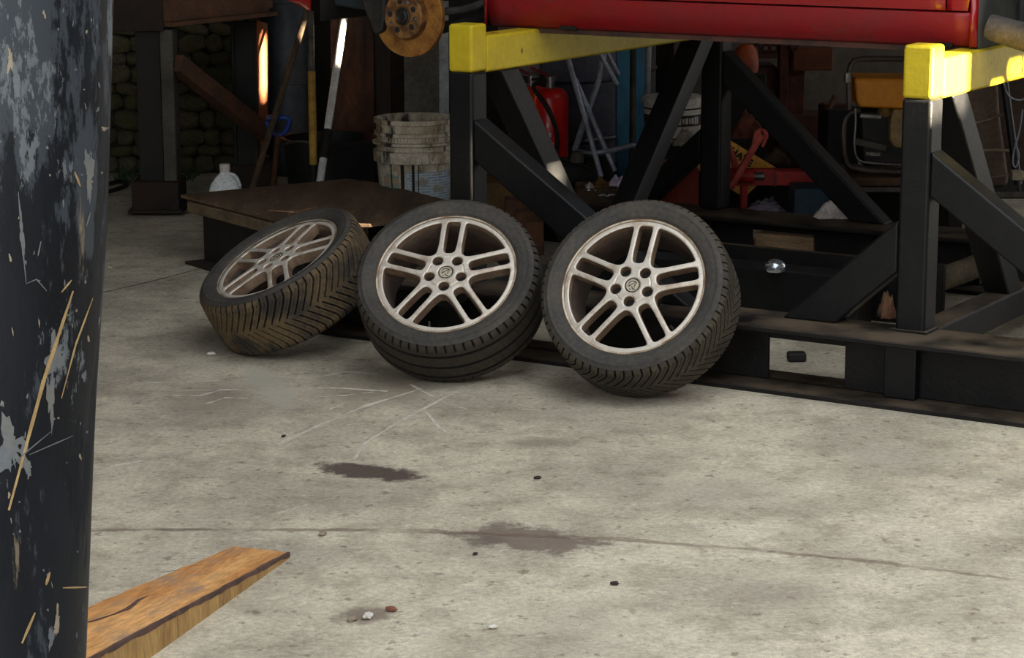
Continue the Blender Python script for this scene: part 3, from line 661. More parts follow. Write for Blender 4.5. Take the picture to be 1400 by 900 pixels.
for pts_, w_ in (([(110, 853), (130, 848), (155, 840), (175, 832), (190, 820), (203, 814)], .006), ([(212, 783), (228, 782), (247, 779)], .004), ([(275, 784), (285, 786), (294, 787)], .006), ([(328, 767), (340, 768)], .003), ([(250, 776), (270, 773), (290, 771)], .0016), ([(182, 838), (200, 835)], .002), ([(345, 747), (375, 750)], .0015), ([(225, 804), (250, 798)], .0015), ([(190, 808), (215, 803)], .0012), ([(300, 755), (330, 757)], .001), ([(150, 815), (185, 806)], .0016)):
    pcrack(pts_, w_)

# ================================================================== FLOOR MARKS AND CRUMBS
SCUFF = mat('pale_scuff', (224, 218, 204), (196, 188, 172), 30, (.35, .65), .9)
def scuff(pts, wd):
    P_ = []
    for (x0, y0), (x1, y1) in zip(pts, pts[1:]):
        P_ += [G(x0 + (x1 - x0) * i / 6, y0 + (y1 - y0) * i / 6, .0012) for i in range(6)]
    P_.append(G(*pts[-1], .0012)); v_ = []
    for i, p in enumerate(P_):
        d = (P_[min(i + 1, len(P_) - 1)] - P_[max(i - 1, 0)]).normalized(); k = Vector((-d.y, d.x, 0)) * wd * random.uniform(.25, .75) + Vector((random.uniform(-.002, .002), random.uniform(-.004, .004), 0)); v_ += [p - k, p + k]
    MB().add(v_, [(2 * i, 2 * i + 1, 2 * i + 3, 2 * i + 2) for i in range(len(P_) - 1)]).build('scuff_mark', SCUFF, floor, world=False)
for p_, w_ in (([(380, 608), (440, 580), (500, 555), (578, 531)], .012), ([(484, 628), (500, 605), (540, 580), (630, 532)], .010), ([(560, 525), (578, 535), (592, 542)], .010), ([(579, 558), (600, 585), (612, 592)], .008),
               ([(134, 645), (160, 636), (196, 630)], .014), ([(236, 541), (274, 541), (302, 533), (350, 533)], .012), ([(282, 552), (308, 544), (350, 545)], .012), ([(180, 524), (235, 523), (300, 520)], .010), ([(225, 533), (290, 534)], .008),
               ([(400, 517), (440, 515), (475, 508), (520, 512)], .010), ([(420, 530), (470, 531), (510, 534), (530, 535)], .012), ([(430, 543), (470, 541), (510, 536)], .008), ([(290, 600), (340, 601), (380, 604)], .006), ([(380, 702), (420, 690)], .006), ([(190, 720), (240, 690)], .004), ([(600, 548), (640, 560)], .005), ([(450, 560), (470, 552)], .006)):
    scuff(p_, w_)
JN = [G(136, 401, .0012), G(210, 384, .0012), G(278, 366, .0012)]
MB().add([p + Vector((0, k, 0)) for p in JN for k in (-.007, .007)], [(0, 2, 3, 1), (2, 4, 5, 3)]).build('joint_line', mat('dirt_joint', (74, 66, 57), (92, 82, 70), 20, rough=.95), floor, world=False)
CRM = mat('crumb_concrete', (150, 138, 120), (110, 98, 84), 30, rough=.9); CRD = mat('crumb_dark', (44, 40, 36), (60, 52, 46), 30, rough=.9); CRW = mat('crumb_white', (220, 216, 206), (196, 190, 178), 30, rough=.8)
def pebble(px, py, r, m, label, flat=.6):
    c = G(px, py); bm = bmesh.new(); bmesh.ops.create_icosphere(bm, subdivisions=2, radius=r)
    for v in bm.verts: v.co *= random.uniform(.75, 1.2); v.co.z *= flat; v.co.x *= 1.4
    zm = min(v.co.z for v in bm.verts)
    for v in bm.verts: v.co.z -= zm
    me = bpy.data.meshes.new('stone_chip'); bm.to_mesh(me); bm.free(); me.materials.append(m); o = bpy.data.objects.new('stone_chip', me); COL.objects.link(o); o.location = c; o.rotation_euler.z = random.random() * 3
    tag(o, label, 'stone chip', 'crumbs on the concrete')
for a in ((735, 655, .008, CRD, 'black crumb alone on the concrete above the faint brown stain'), (503, 846, .012, CRW, 'white stone chip in the crumbled patch of concrete near the plank'), (482, 849, .010, CRM, 'grey stone chip beside the white chip in the crumbled patch'),
          (535, 836, .010, mat('crumb_rust', (132, 84, 66), (110, 74, 58), 30, rough=.9), 'rust-brown stone chip at the right of the crumbled patch'), (674, 860, .008, CRW, 'small white chip alone near the bottom centre of the floor'),
          (650, 759, .006, CRD, 'dark crumb just below the left end of the faint stain'), (441, 732, .010, CRM, 'brown crumb on the crack right of the plank end'), (840, 800, .008, CRD, 'dark crumb below the right end of the faint stain'), (289, 487, .012, CRW, 'pale stone chip at the foot of the leftmost wheel'), (388, 598, .006, CRD, 'small dark crumb left of the dark oil stain')):
    pebble(*a)
#REST2
# ================================================================== BACKGROUND LEFT: rubble wall, rack, platform, tools
MOSS = [mat('mossy_stone_a', (84, 80, 52), (62, 66, 44), 10, (.4, .6), .95, 0, .5, 40), mat('mossy_stone_b', (70, 64, 46), (92, 84, 58), 10, (.4, .6), .95, 0, .5, 40), mat('mossy_stone_c', (98, 88, 66), (62, 60, 42), 10, (.4, .6), .95, 0, .5, 40)]
wf = thing('wall_far_left', 'low mossy rubble wall behind the rusty rack', 'wall', (-1.95, 12.42, 0)); wf['kind'] = 'structure'
MB().box(-2.7, -1.40, 12.46, 13.1, 0, 1.1).build('core', WALLM, wf)
sm = []
for k in range(6):
    bm = bmesh.new(); bmesh.ops.create_icosphere(bm, subdivisions=2, radius=.5)
    for v in bm.verts:
        p = v.co; q = max(abs(p.x), abs(p.y), abs(p.z)); v.co = p.lerp(p / q * .46, .55) * random.uniform(.92, 1.08)
    me = bpy.data.meshes.new('stone'); bm.to_mesh(me); bm.free(); me.materials.append(MOSS[k % 3]); me.shade_smooth(); sm.append(me)
z = 0.; row = 0
while z < 1.0:
    h_ = random.uniform(.055, .10); x = -2.55 + (row % 2) * .05
    while x < -1.5:
        w_ = random.uniform(.08, .17); o = bpy.data.objects.new('stone', random.choice(sm)); COL.objects.link(o); o.parent = wf
        o.location = (x + w_ / 2 + 1.95, .02 + random.uniform(-.02, .015), z + h_ / 2); o.scale = (w_ * 1.10, .09, h_ * 1.14); o.rotation_euler = (random.uniform(-.1, .1), random.uniform(-.25, .25), random.uniform(-.1, .1)); x += w_
    z += h_; row += 1
RUST = mat('dark_rust', (48, 33, 25), (31, 25, 21), 7, (.4, .65), .85, 0, .25, 40, c3=(84, 60, 42), s3=9, t3=(.62, .74))
RUSTL = mat('brown_oxide', (104, 70, 48), (78, 54, 40), 8, (.4, .65), .85, 0, .2, 40)
GRIM = mat('grimy_grey_steel', (82, 80, 72), (62, 58, 50), 9, (.4, .65), .75, .1, .2, 40)
DKST = mat('sooty_steel', (20, 18, 16), (32, 27, 23), 7, (.4, .65), .75, 0, .2, 40)
rk = thing('steel_rack', 'rusty welded steel rack of upright beams in front of the mossy wall', 'rack', G(213, 292))
b = MB(); b.pbox(188, 43, 221, 252, 11.02, .015); b.pbox(203, 43, 208, 252, 11.03, .17); b.pbox(188, 43, 222, 252, 11.2, .015); b.build('upright', DKST, rk, bevel=.003, seg=1)
b = MB(); b.pbox(221, 41, 239, 252, 11.0, .16); b.build('side_plate', GRIM, rk, bevel=.006)
MB().pbox(180, 249, 245, 289, 10.96, .26).build('base_block', RUST, rk, bevel=.008); MB().pbox(175, 288, 250, 292, 10.93, .32).build('foot_plate', RUST, rk, bevel=.002, seg=1)
MB().pbox(120, -40, 222, 43, 10.97, .03).build('gusset_plate', RUST, rk, bevel=.004, seg=1)
p0, p1 = at(222, 36, 11.02), at(366, 21, 11.72); p1.z = p0.z
hp = Vector((0, 0, 1))
b = MB(); b.bar(p0 + hp * .01, p1 + hp * .01, .13, .02); b.bar(p0 + hp * .085, p1 + hp * .085, .015, .13); b.bar(p0 + hp * .16, p1 + hp * .16, .13, .02); b.build('top_rail', RUSTL, rk, bevel=.002, seg=1)
b = MB(); b.pbox(317, 30, 352, 226, 11.78, .02); b.pbox(318, 30, 322, 226, 11.76, .1); b.pbox(348, 30, 352, 226, 11.76, .1); b.build('upright', DKST, rk, bevel=.003, seg=1)
b = MB(); b.add([at(351, 28, 11.76), at(366, 32, 11.95), at(366, 200, 11.95), at(351, 226, 11.76), at(350, 28, 11.78), at(365, 32, 11.97), at(365, 200, 11.97), at(350, 226, 11.78)], [(0, 1, 2, 3), (7, 6, 5, 4), (0, 4, 5, 1), (2, 6, 7, 3), (1, 5, 6, 2), (3, 7, 4, 0)]); b.build('side_plate', mat('sunlit_orange', (176, 106, 66), (150, 88, 56), 8, rough=.8), rk)  # orange colour paints warm sunlight onto the post's right face
MB().pbox(315, 226, 371, 262, 11.74, .3).build('base_block', RUST, rk, bevel=.008)
MB().bar(at(240, 86, 11.04), at(362, 182, 11.76), .07, .085).build('brace', RUSTL, rk, bevel=.004, seg=1)
MB().bar(at(318, -6, 11.78), at(372, -6, 11.78), .10, .12).build('top_rail', RUSTL, rk, bevel=.004, seg=1)
GRS = mat('green_weeds', (34, 62, 44), (48, 74, 40), 12, rough=.8)
b = MB()
for _ in range(160):
    c = at(random.uniform(150, 262), 0, 12.25); c.z = 0; c.y = random.uniform(12.1, 12.36); h_ = random.uniform(.02, .09); t = random.uniform(-.05, .05)
    b.add([c, c + Vector((.008, 0, 0)), c + Vector((t, random.uniform(-.03, 0), h_))], [(0, 1, 2)])
tag(b.build('weeds', GRS, recalc=False), 'green weeds at the foot of the mossy rubble wall', 'weeds', kind='stuff')
tag(MB().tube([G(120, 262), G(150, 254) + hp * .012, G(168, 250) + hp * .012, G(176, 256) + hp * .012, G(160, 262) + hp * .012, G(130, 268)], .012, 8, 2).build('hose', INK, smooth=40), 'dark hose lying on the floor left of the rusty rack foot', 'hose')

PLYM = mat('worn_plywood_top', (106, 84, 62), (76, 58, 42), 5, (.35, .65), .8, 0, .4, 40, stretch=(2.5, .5, 2), c3=(138, 112, 84), s3=7, t3=(.58, .7), st3=(3, .5, 2))
pz = .28
top = [(247, 266), (330, 258), (430, 250), (475, 248), (520, 254), (600, 271), (655, 287), (505, 306), (405, 307), (330, 287)]
pf = thing('low_platform', 'low weathered plywood platform on a black steel beam behind the leftmost wheel', 'platform', G(330, 330))
b = MB(); P_ = [G(x, y, pz) for x, y in top]
for i in (3, 4): P_[i] = P_[i] + hp * .012
b.prism([p - hp * .014 for p in P_], (0, 0, .014)); b.build('plywood_top', PLYM, pf)
q0, q1 = G(252, 269, pz), G(405, 309, pz); iv = Vector((.03, .01, 0))
MB().bar(q0 + iv - hp * .042, q1 + iv - hp * .042, .05, .045).build('edge_rail', mat('old_timber', (112, 96, 72), (84, 70, 52), 8, stretch=(1, 1, 3), rough=.85), pf, bevel=.004, seg=1)
b = MB(); w0, w1 = q0 + Vector((.09, .0, 0)), q1 + Vector((.06, .03, 0)); w0.z = w1.z = 0
b.bar(w0 + hp * .11, w1 + hp * .11, .03, .20); b.build('support_beam', DKST, pf); b = MB(); b.bar(w0 + hp * .006 - Vector((.02, 0, 0)), w1 + hp * .006, .17, .012); b.build('foot_flange', RUST, pf)
MB().bar(G(600, 300) + Vector((0, 0, .13)), G(520, 290) + Vector((0, 0, .13)), .06, .26).build('support_block', DKST, pf, bevel=.004, seg=1)

JUG = mat('milky_plastic', (236, 242, 244), (214, 220, 218), 9, (.4, .7), .45, 0, .1, 40, c3=(190, 150, 118), s3=10, t3=(.64, .76))
jg = thing('plastic_jug', 'dented white plastic jug standing behind the plywood platform', 'jug', G(310, 322))
jc = G(310, 322); b = MB(); vs = []; sec = [(.0, .070, .055), (.02, .074, .058), (.20, .074, .058), (.235, .066, .05), (.27, .040, .034), (.287, .020, .020), (.30, .019, .019)]
n = 28
for z_, rx, ry in sec:
    for k in range(n):
        t = 2 * math.pi * k / n; c, s_ = math.cos(t), math.sin(t); pw = .55
        vs.append(jc + Vector((rx * math.copysign(abs(c) ** pw, c), ry * math.copysign(abs(s_) ** pw, s_), z_)) + Vector((random.uniform(-.002, .002), random.uniform(-.003, .003), 0)))
b.add(vs, [(i * n + k, i * n + (k + 1) % n, (i + 1) * n + (k + 1) % n, (i + 1) * n + k) for i in range(len(sec) - 1) for k in range(n)] + [tuple(range(n))[::-1]]); b.build('body', JUG, jg, smooth=50)
MB().lathe([(.023, .292), (.024, .325), (.020, .328), (0, .328)], 20, Matrix.Translation(jc)).build('cap', mat('white_cap', (222, 214, 208), (206, 196, 190), 20, rough=.5), jg, smooth=40)
MB().tube([jc + Vector((.025, -.02, .285)), jc + Vector((.055, -.03, .275)), jc + Vector((.07, -.03, .23))], .008, 8, 2).build('handle', JUG, jg, smooth=50)

def rod(name, label, cat, a, c, r, m, n=12):
    return tag(MB().tube([a, c], r, n).build(name, m, smooth=40), label, cat)
def ground_line(a, c):                                            # run the line c->a on down to the floor
    d = (a - c); t = -c.z / d.z; return c + d * t
a, c = at(345, 258, 10.95), at(414, 34, 11.75); rod('iron_bar', 'long dark iron bar leaning right of the rusty rack', 'bar', ground_line(a, c), c + (c - a) * .1, .0155, mat('brown_bar', (112, 92, 72), (66, 56, 48), 9, rough=.7, metal=.2))
sh = thing('long_tool', 'upright tool with a yellow grip sleeve behind the platform', 'tool', G(427, 296))
sy = 11.0; sx_ = at(427, 150, sy).x
MB().tube([(sx_, sy, .0), (sx_, sy, at(427, 95, sy).z + .02)], .0135, 12).build('shaft', INK, sh, smooth=40)
MB().tube([(sx_, sy, at(427, 225, sy).z), (sx_, sy, at(427, 97, sy).z)], .019, 14).build('grip_sleeve', mat('yellow_grip', (196, 158, 60), (160, 124, 46), 14, rough=.6), sh, smooth=40)
MB().tube([(sx_, sy, at(427, 97, sy).z), (sx_, sy, at(427, 15, sy).z)], .0165, 14).build('upper_handle', mat('grey_brown_handle', (104, 94, 82), (58, 52, 48), 10, rough=.6), sh, smooth=40)
wp = thing('white_pole', 'white pole with a ribbed black grip leaning beside the yellow-grip tool', 'pole', ground_line(at(437, 252, 10.75), at(470, 26, 11.2)))
a, c = at(437, 252, 10.75), at(470, 26, 11.2); g0 = ground_line(a, c); d = (c - g0)
MB().tube([g0, c + d * .02], .0185, 16).build('tube', mat('white_tube', (236, 236, 234), (216, 214, 210), 14, rough=.35), wp, smooth=40)
gp = lambda py: g0 + d * ((at(450, py, 10.9).z - g0.z) / d.z)
b = MB(); k0, k1 = gp(214), gp(178)
b.tube([k0, k1], .0225, 16)
for i in range(6): q = k0.lerp(k1, (i + .5) / 6); b.tube([q - d.normalized() * .008, q + d.normalized() * .008], .0245, 16)
b.build('grip', INK, wp, smooth=40)
BLUE = mat('blue_plastic', (30, 72, 170), (24, 56, 130), 12, rough=.45)
dh = thing('shovel', 'shovel with a blue D-shaped handle leaning under the rack', 'shovel', ground_line(at(374, 246, 11.25), at(380, 160, 11.35)))
MB().tube([at(x, y, 11.35) for x, y in ((365, 162), (380, 160), (397, 162), (394, 176), (381, 188), (370, 178), (364, 166))], .0135, 10, 1).build('d_handle', BLUE, dh, smooth=40)
MB().tube([ground_line(at(374, 246, 11.25), at(380, 186, 11.35)), at(380, 186, 11.35)], .015, 12).build('shaft', RUSTL, dh, smooth=40)
dk = thing('steel_duct', 'blue-grey steel duct standing behind the dark leaning bar', 'duct', (at(395, 100, 12.4).x, 12.4, 0)); dx_ = at(394, 100, 12.4).x
DUCT = mat('blue_grey_steel', (78, 86, 92), (62, 68, 74), 4, rough=.55, metal=.2)
MB().lathe([(.112, 0), (.112, 3.0)], 40, Matrix.Translation((dx_, 12.4, 0))).build('pipe', DUCT, dk, smooth=40); sz_ = at(394, 115, 12.3).z
for z_ in (sz_, sz_ + .42): MB().lathe([(.112, z_ - .006), (.116, z_ - .003), (.116, z_ + .003), (.112, z_ + .006)], 40, Matrix.Translation((dx_, 12.4, 0))).build('seam_ring', DUCT, dk, smooth=40)
def board(name, label, x0, x1, ytop, Y, th, m, lean=.0, cat='board'):
    a, c = at(x0, 120, Y).x, at(x1, 120, Y).x; zt = at((x0 + x1) / 2, ytop, Y).z
    return tag(MB().add([(a, Y, 0), (c, Y, 0), (c, Y + th, 0), (a, Y + th, 0), (a, Y + lean, zt), (c, Y + lean, zt), (c, Y + th + lean, zt), (a, Y + th + lean, zt)], [(3, 2, 1, 0), (4, 5, 6, 7), (0, 1, 5, 4), (1, 2, 6, 5), (2, 3, 7, 6), (3, 0, 4, 7)]).build(name, m, bevel=.003, seg=1), label, cat)
board('wooden_board', 'dark brown stained wooden board standing behind the white pole', 452, 510, -40, 11.9, .03, mat('burnt_brown_wood', (92, 66, 46), (38, 28, 22), 5, (.38, .62), .8, 0, .3, 30, stretch=(2, 1, .6), c3=(130, 98, 70), s3=4, t3=(.6, .75)), .1)
board('timber_post', 'narrow dark timber post right of the brown wooden board', 510, 532, -60, 12.0, .1, mat('dark_timber', (62, 52, 44), (44, 37, 32), 6, rough=.85, stretch=(2, 2, .4)))
board('grey_board', 'grey concrete-coloured board standing behind the dirty bucket', 552, 601, -60, 11.6, .05, mat('grey_board_face', (110, 106, 98), (90, 86, 78), 6, rough=.85), .1)
board('metal_strip', 'pale metal strip standing between the grey board and the yellow-topped post', 600, 614, -60, 11.5, .02, mat('pale_strip', (150, 156, 160), (124, 128, 132), 5, rough=.45, metal=.3), .05, 'strip')
bc = at(452, 200, 11.3); bn = thing('black_tub', 'big black plastic tub behind the tools and the platform', 'tub', (bc.x, 11.3, 0)); hz = at(452, 187, 11.3).z
MB().shell([(.0, .006), (.20, .006), (.232, hz - .02), (.245, hz - .018), (.245, hz), (.225, hz), (.195, .02), (0, .02)], 48, Matrix.Translation((bc.x, 11.3, 0))).build('body', mat('black_plastic', (16, 16, 17), (22, 22, 22), 8, rough=.6), bn, smooth=40)
MB().tube([Vector((bc.x - .20, 11.12, hz - .01)), Vector((bc.x - .13, 11.06, hz + .012)), Vector((bc.x - .04, 11.05, hz - .006))], .006, 8, 1).build('handle', GRIM, bn, smooth=40)

# dirty bucket on a low dark block
BY = 10.05; bx_ = at(568, 200, BY).x; bz0 = .17
tag(MB().box(bx_ - .2, bx_ + .2, BY - .18, BY + .2, 0, bz0).build('steel_block', DKST, bevel=.006), 'low dark steel block under the dirty bucket', 'block')
bk = thing('paint_bucket', 'dirty white plastic bucket with a blue label and black drips', 'bucket', (bx_, BY, bz0))
BUCK = mat('dirty_white_plastic', (206, 196, 176), (150, 132, 104), 9, (.42, .62), .6, 0, .1, 40, c3=(40, 36, 32), s3=5, t3=(.56, .64), st3=(2.2, 2.2, .6))
zt = at(568, 152, BY).z - bz0; TB = Matrix.Translation((bx_, BY, bz0))
zz = lambda py: at(568, py, BY).z - bz0 - .022
prof = [(.0, .004), (.150, .004), (.153, .01), (.168, zz(212)), (.182, zz(211)), (.183, zz(196)), (.166, zz(195)), (.167, zz(189)), (.187, zz(187)), (.187, zz(184)), (.168, zz(183)), (.169, zz(176)), (.180, zz(175)), (.180, zz(171)), (.169, zz(170)), (.171, zz(160)), (.180, zz(159)), (.180, zz(153)), (.172, zz(153)), (.160, zz(200)), (.146, .02), (0, .02)]
MB().shell(prof, 72, TB).build('body', BUCK, bk, smooth=30)
for k in range(26):
    a_ = -math.pi / 2 + (k - 13) * .085; c_, s_ = math.cos(a_), math.sin(a_)
    MB().bar(Vector((bx_ + .170 * c_, BY + .170 * s_, bz0 + zz(182))), Vector((bx_ + .171 * c_, BY + .171 * s_, bz0 + zz(171))), .004, .012, up=(c_, s_, 0)).build('rim_rib', BUCK, bk)
def label_mat():
    m = bpy.data.materials.new('blue_print_label'); m.use_nodes = True; nt = m.node_tree; N = nt.nodes; L = nt.links; b_ = N['Principled BSDF']; b_.inputs['Roughness'].default_value = .6
    tc = N.new('ShaderNodeTexCoord'); br = N.new('ShaderNodeTexBrick'); br.inputs['Scale'].default_value = 1; mp = N.new('ShaderNodeMapping')
    sx = N.new('ShaderNodeSeparateXYZ'); cb = N.new('ShaderNodeCombineXYZ'); L.new(tc.outputs['Object'], sx.inputs[0]); L.new(sx.outputs[0], cb.inputs[0]); L.new(sx.outputs[2], cb.inputs[1]); L.new(cb.outputs[0], mp.inputs[0])
    br.inputs['Color1'].default_value = lin((120, 150, 186)); br.inputs['Color2'].default_value = lin((162, 178, 190)); br.inputs['Mortar'].default_value = lin((196, 200, 196))
    br.inputs['Brick Width'].default_value = .05; br.inputs['Row Height'].default_value = .012; br.inputs['Mortar Size'].default_value = .0025; br.inputs['Mortar Smooth'].default_value = .3
    L.new(mp.outputs[0], br.inputs['Vector']); ns = N.new('ShaderNodeTexNoise'); ns.inputs['Scale'].default_value = 22; ns.inputs['Detail'].default_value = 8; L.new(tc.outputs['Object'], ns.inputs['Vector'])
    r = N.new('ShaderNodeMapRange'); r.inputs[1].default_value = .52; r.inputs[2].default_value = .64; L.new(ns.outputs[0], r.inputs[0])
    mx = N.new('ShaderNodeMix'); mx.data_type = 'RGBA'; L.new(r.outputs[0], mx.inputs[0]); L.new(br.outputs[0], mx.inputs[6]); mx.inputs[7].default_value = lin((150, 146, 132)); L.new(mx.outputs[2], b_.inputs['Base Color']); return m
LBM = label_mat()
def wrap(a0, a1, z0, z1, off, m, name, jag=0):
    n_ = 24; v_ = []
    for i in range(n_ + 1):
        t = a0 + (a1 - a0) * i / n_
        for z_ in (z0, z1):
            zj = z_ + (random.uniform(-jag, jag) if jag else 0); r_ = np.interp(zj, [.01, zz(212)], [.153, .168]) + off; v_.append((bx_ + r_ * math.cos(t), BY + r_ * math.sin(t), bz0 + zj))
    return MB().add(v_, [(2 * i, 2 * i + 2, 2 * i + 3, 2 * i + 1) for i in range(n_)]).build(name, m, bk, recalc=False)
H_ = -math.pi / 2
wrap(H_ - .22, H_ + 1.2, .03, zz(222), .001, LBM, 'label'); wrap(H_ - .95, H_ - .42, .03, zz(226), .001, mat('green_print', (112, 150, 136), (176, 150, 120), 22, (.42, .56), .6, fine=.2), 'picture_print', .012)
for a_, w_ in ((-.36, .05), (-.06, .035), (-.66, .02), (.1, .012)): wrap(H_ + a_, H_ + a_ + w_ * 2, .02, zz(206), .0022, INK, 'paint_drip', .006)

# ================================================================== BACKGROUND MIDDLE
def drum(name, label, px, Y, r, h, m):
    c = at(px, 150, Y).x; T = Matrix.Translation((c, Y, 0)); t = thing(name, label, 'drum', (c, Y, 0))
    MB().lathe([(0, 0), (r, 0), (r, h), (r - .012, h), (r - .012, h - .02), (0, h - .02)], 56, T).build('shell', m, t, smooth=40)
    for k in (.33, .66): MB().lathe([(r, h * k - .015), (r + .010, h * k), (r, h * k + .015)], 56, T).build('rib', m, t, smooth=60)
    return t
drum('steel_drum', 'dark blue-grey steel drum behind the fire extinguishers', 765, 11.65, .29, .9, mat('dark_blue_grey', (74, 76, 90), (58, 58, 68), 4, rough=.6))
drum('steel_drum', 'charcoal steel drum behind the crossed metal tubes', 840, 12.45, .22, .85, mat('charcoal_drum', (52, 51, 52), (66, 63, 60), 4, rough=.65))
board('cement_sheet', 'pale grey cement sheet behind the fire extinguisher valves', 700, 738, 70, 11.3, .03, mat('pale_grey_panel', (128, 124, 122), (106, 102, 100), 6, rough=.8), .05, 'sheet')
REDX = mat('extinguisher_red', (226, 34, 28), (206, 28, 24), 5, (.4, .7), .3, fine=.06)
def extinguisher(px, Y, h, r, label, m):
    c = Vector((at(px, 150, Y).x, Y, 0)); T = Matrix.Translation(c); t = thing('fire_extinguisher', label, 'extinguisher', c, group='red fire extinguishers')
    MB().lathe([(0, 0), (r, 0), (r, .01), (r * .98, .02), (r, .03), (r, h - .05), (r * .93, h - .025), (r * .75, h - .008), (.03, h), (0, h)], 40, T).build('cylinder', m, t, smooth=40)
    MB().lathe([(.02, h - .002), (.02, h + .03), (.026, h + .032), (.026, h + .05), (0, h + .05)], 20, T).build('valve', STEEL, t, smooth=40)
    b_ = MB(); b_.bar(c + Vector((-.01, 0, h + .055)), c + Vector((-.10, -.03, h + .10)), .02, .012); b_.build('lever', mat('lever_red', (150, 30, 30), (120, 26, 26), 12, rough=.5), t, bevel=.003)
    MB().bar(c + Vector((-.01, 0, h + .042)), c + Vector((-.09, -.03, h + .04)), .02, .012).build('carry_handle', INK, t, bevel=.003)
    MB().tube([c + Vector((-.02, -.03, h + .03)), c + Vector((-.10, -.06, h + .02)), c + Vector((-.03, -.115, h - .06)), c + Vector((.035, -.1, h - .2)), c + Vector((.02, -.105, h - .34)), c + Vector((-.01, -.1, h - .42))], .0105, 10, 2).build('hose', INK, t, smooth=50)
    for k in range(3): MB().box(c.x - .02 + .012 * k, c.x - .012 + .012 * k, c.y - r - .003, c.y - r + .004, h - .18 - .045 * k, h - .16 - .045 * k).build('white_mark', mat('white_print', (220, 210, 204), (206, 190, 184), 30, rough=.6), t)
extinguisher(753, 10.95, .61, .083, 'red fire extinguisher with a black hose, nearest the crossed metal tubes', REDX)
extinguisher(727, 11.12, .60, .08, 'orange-red fire extinguisher half hidden behind the black brace', mat('extinguisher_orange', (232, 74, 42), (214, 60, 34), 5, rough=.35, fine=.06))
TUB = mat('grey_tube', (160, 166, 178), (124, 128, 140), 12, rough=.45, metal=.4)
def tube_thing(name, label, cat, parts, m, group=None):
    if len(parts) == 1: return tag(MB().tube(*parts[0][1:]).build(name, m, smooth=40), label, cat, group)
    p0_ = parts[0][1][0]; t = thing(name, label, cat, (p0_.x, p0_.y, 0), group=group)
    for nm, *ar in parts: MB().tube(*ar).build(nm, m, t, smooth=40)
    return t
A_ = lambda pts: [at(*p) for p in pts]
tube_thing('folding_trestle', 'folded grey tubular trestle with crossed legs behind the yellow beam', 'trestle', [('leg', A_([(776, 78, 10.75), (822, 242, 10.6)]), .0125), ('leg', A_([(786, 108, 10.75), (841, 234, 10.62)]), .0125), ('leg', A_([(826, 70, 10.85), (822, 100, 10.85), (806, 145, 10.8), (786, 205, 10.7)]), .015, 10, 1), ('stretcher', A_([(785, 207, 10.7), (820, 210, 10.62), (868, 198, 10.7)]), .012, 10, 1), ('stretcher', A_([(800, 192, 10.8), (842, 187, 10.8)]), .006)], TUB)
tube_thing('metal_tube', 'short grey metal tube left of the blue steel post, upper one', 'tube', [('t', A_([(818, 70, 10.84), (844, 116, 10.84)]), .0115)], TUB)
tube_thing('metal_tube', 'thin grey metal tube leaning closest to the blue steel post', 'tube', [('t', A_([(830, 70, 10.88), (846, 102, 10.88)]), .0095)], TUB)
bp_ = thing('blue_post', 'blue painted steel channel post with a rusty middle behind the stand', 'post', G(862, 297))
BLP = mat('blue_post_paint', (38, 118, 150), (30, 92, 118), 5, (.4, .66), .5, 0, .1, 40, stretch=(1, 1, .4), c3=(96, 110, 112), s3=7, t3=(.66, .74))
MB().pbox(843, -20, 861, 297, 10.9, .1).build('flange', BLP, bp_, bevel=.003); MB().pbox(869, -20, 881, 297, 10.9, .1).build('flange', BLP, bp_, bevel=.003); MB().pbox(860, -20, 870, 297, 10.95, .04).build('web', mat('rusty_web', (112, 98, 82), (84, 70, 58), 9, rough=.8), bp_)
rod('white_conduit', 'pale grey conduit pipe standing right of the blue post', 'pipe', at(880, 330, 11.0).xyz * Vector((1, 1, 0)) if False else Vector((at(881, 130, 11.05).x, 11.05, 0)), Vector((at(888, 40, 11.05).x, 11.05, 1.1)), .0165, mat('pale_conduit', (164, 166, 172), (136, 138, 144), 10, rough=.5))
# junk at the foot of the trestle
def crumple(name, label, cat, pts_px, Y, m, h=.06, n=14, amp=.02, kind=None):
    x0 = min(p[0] for p in pts_px); x1 = max(p[0] for p in pts_px); y0 = min(p[1] for p in pts_px); y1 = max(p[1] for p in pts_px)
    a = at(x0, y1, Y); c = at(x1, y0, Y); wid = c.x - a.x; hh = c.z - a.z; dep = max(.12, wid * .6); b_ = MB(); v_ = []
    rs = np.random.default_rng(int(x0 * 13 + y0)); ph = rs.uniform(0, 6, 8)
    for i in range(n + 1):
        for j in range(n + 1):
            u, v = i / n * 2 - 1, j / n * 2 - 1; rr = max(abs(u), abs(v)); dome = max(0, 1 - rr ** 1.7)
            rip = math.sin(5 * u + ph[0] + 3 * v) * math.sin(6 * v + ph[1] - 2 * u) * .5 + math.sin(11 * u - 7 * v + ph[2]) * .25
            zz_ = a.z + hh * max(0, dome * (.72 + .35 * rip) + rs.uniform(0, .05) * dome) + .002
            v_.append((a.x + wid * (.5 + .5 * u * (1 + .08 * math.sin(4 * v + ph[3]))), Y + dep * (v * .5 * (1 + .1 * math.sin(5 * u + ph[4]))), zz_))
    b_.add(v_, [(i * (n + 1) + j, (i + 1) * (n + 1) + j, (i + 1) * (n + 1) + j + 1, i * (n + 1) + j + 1) for i in range(n) for j in range(n)])
    o = b_.build(name, m, recalc=False); o.data.shade_smooth(); s_ = o.modifiers.new('thick', 'SOLIDIFY'); s_.thickness = .003; s_.offset = -1
    return tag(o, label, cat)
def solid(name, label, cat, x0, y0, x1, Y, dep, m, ybot=None, bev=.006):
    a, c = at(x0, y0, Y), at(x1, y0, Y); zb = 0 if ybot is None else at(x0, ybot, Y).z
    return tag(MB().box(a.x, c.x, Y, Y + dep, zb, a.z).build(name, m, bevel=bev), label, cat)
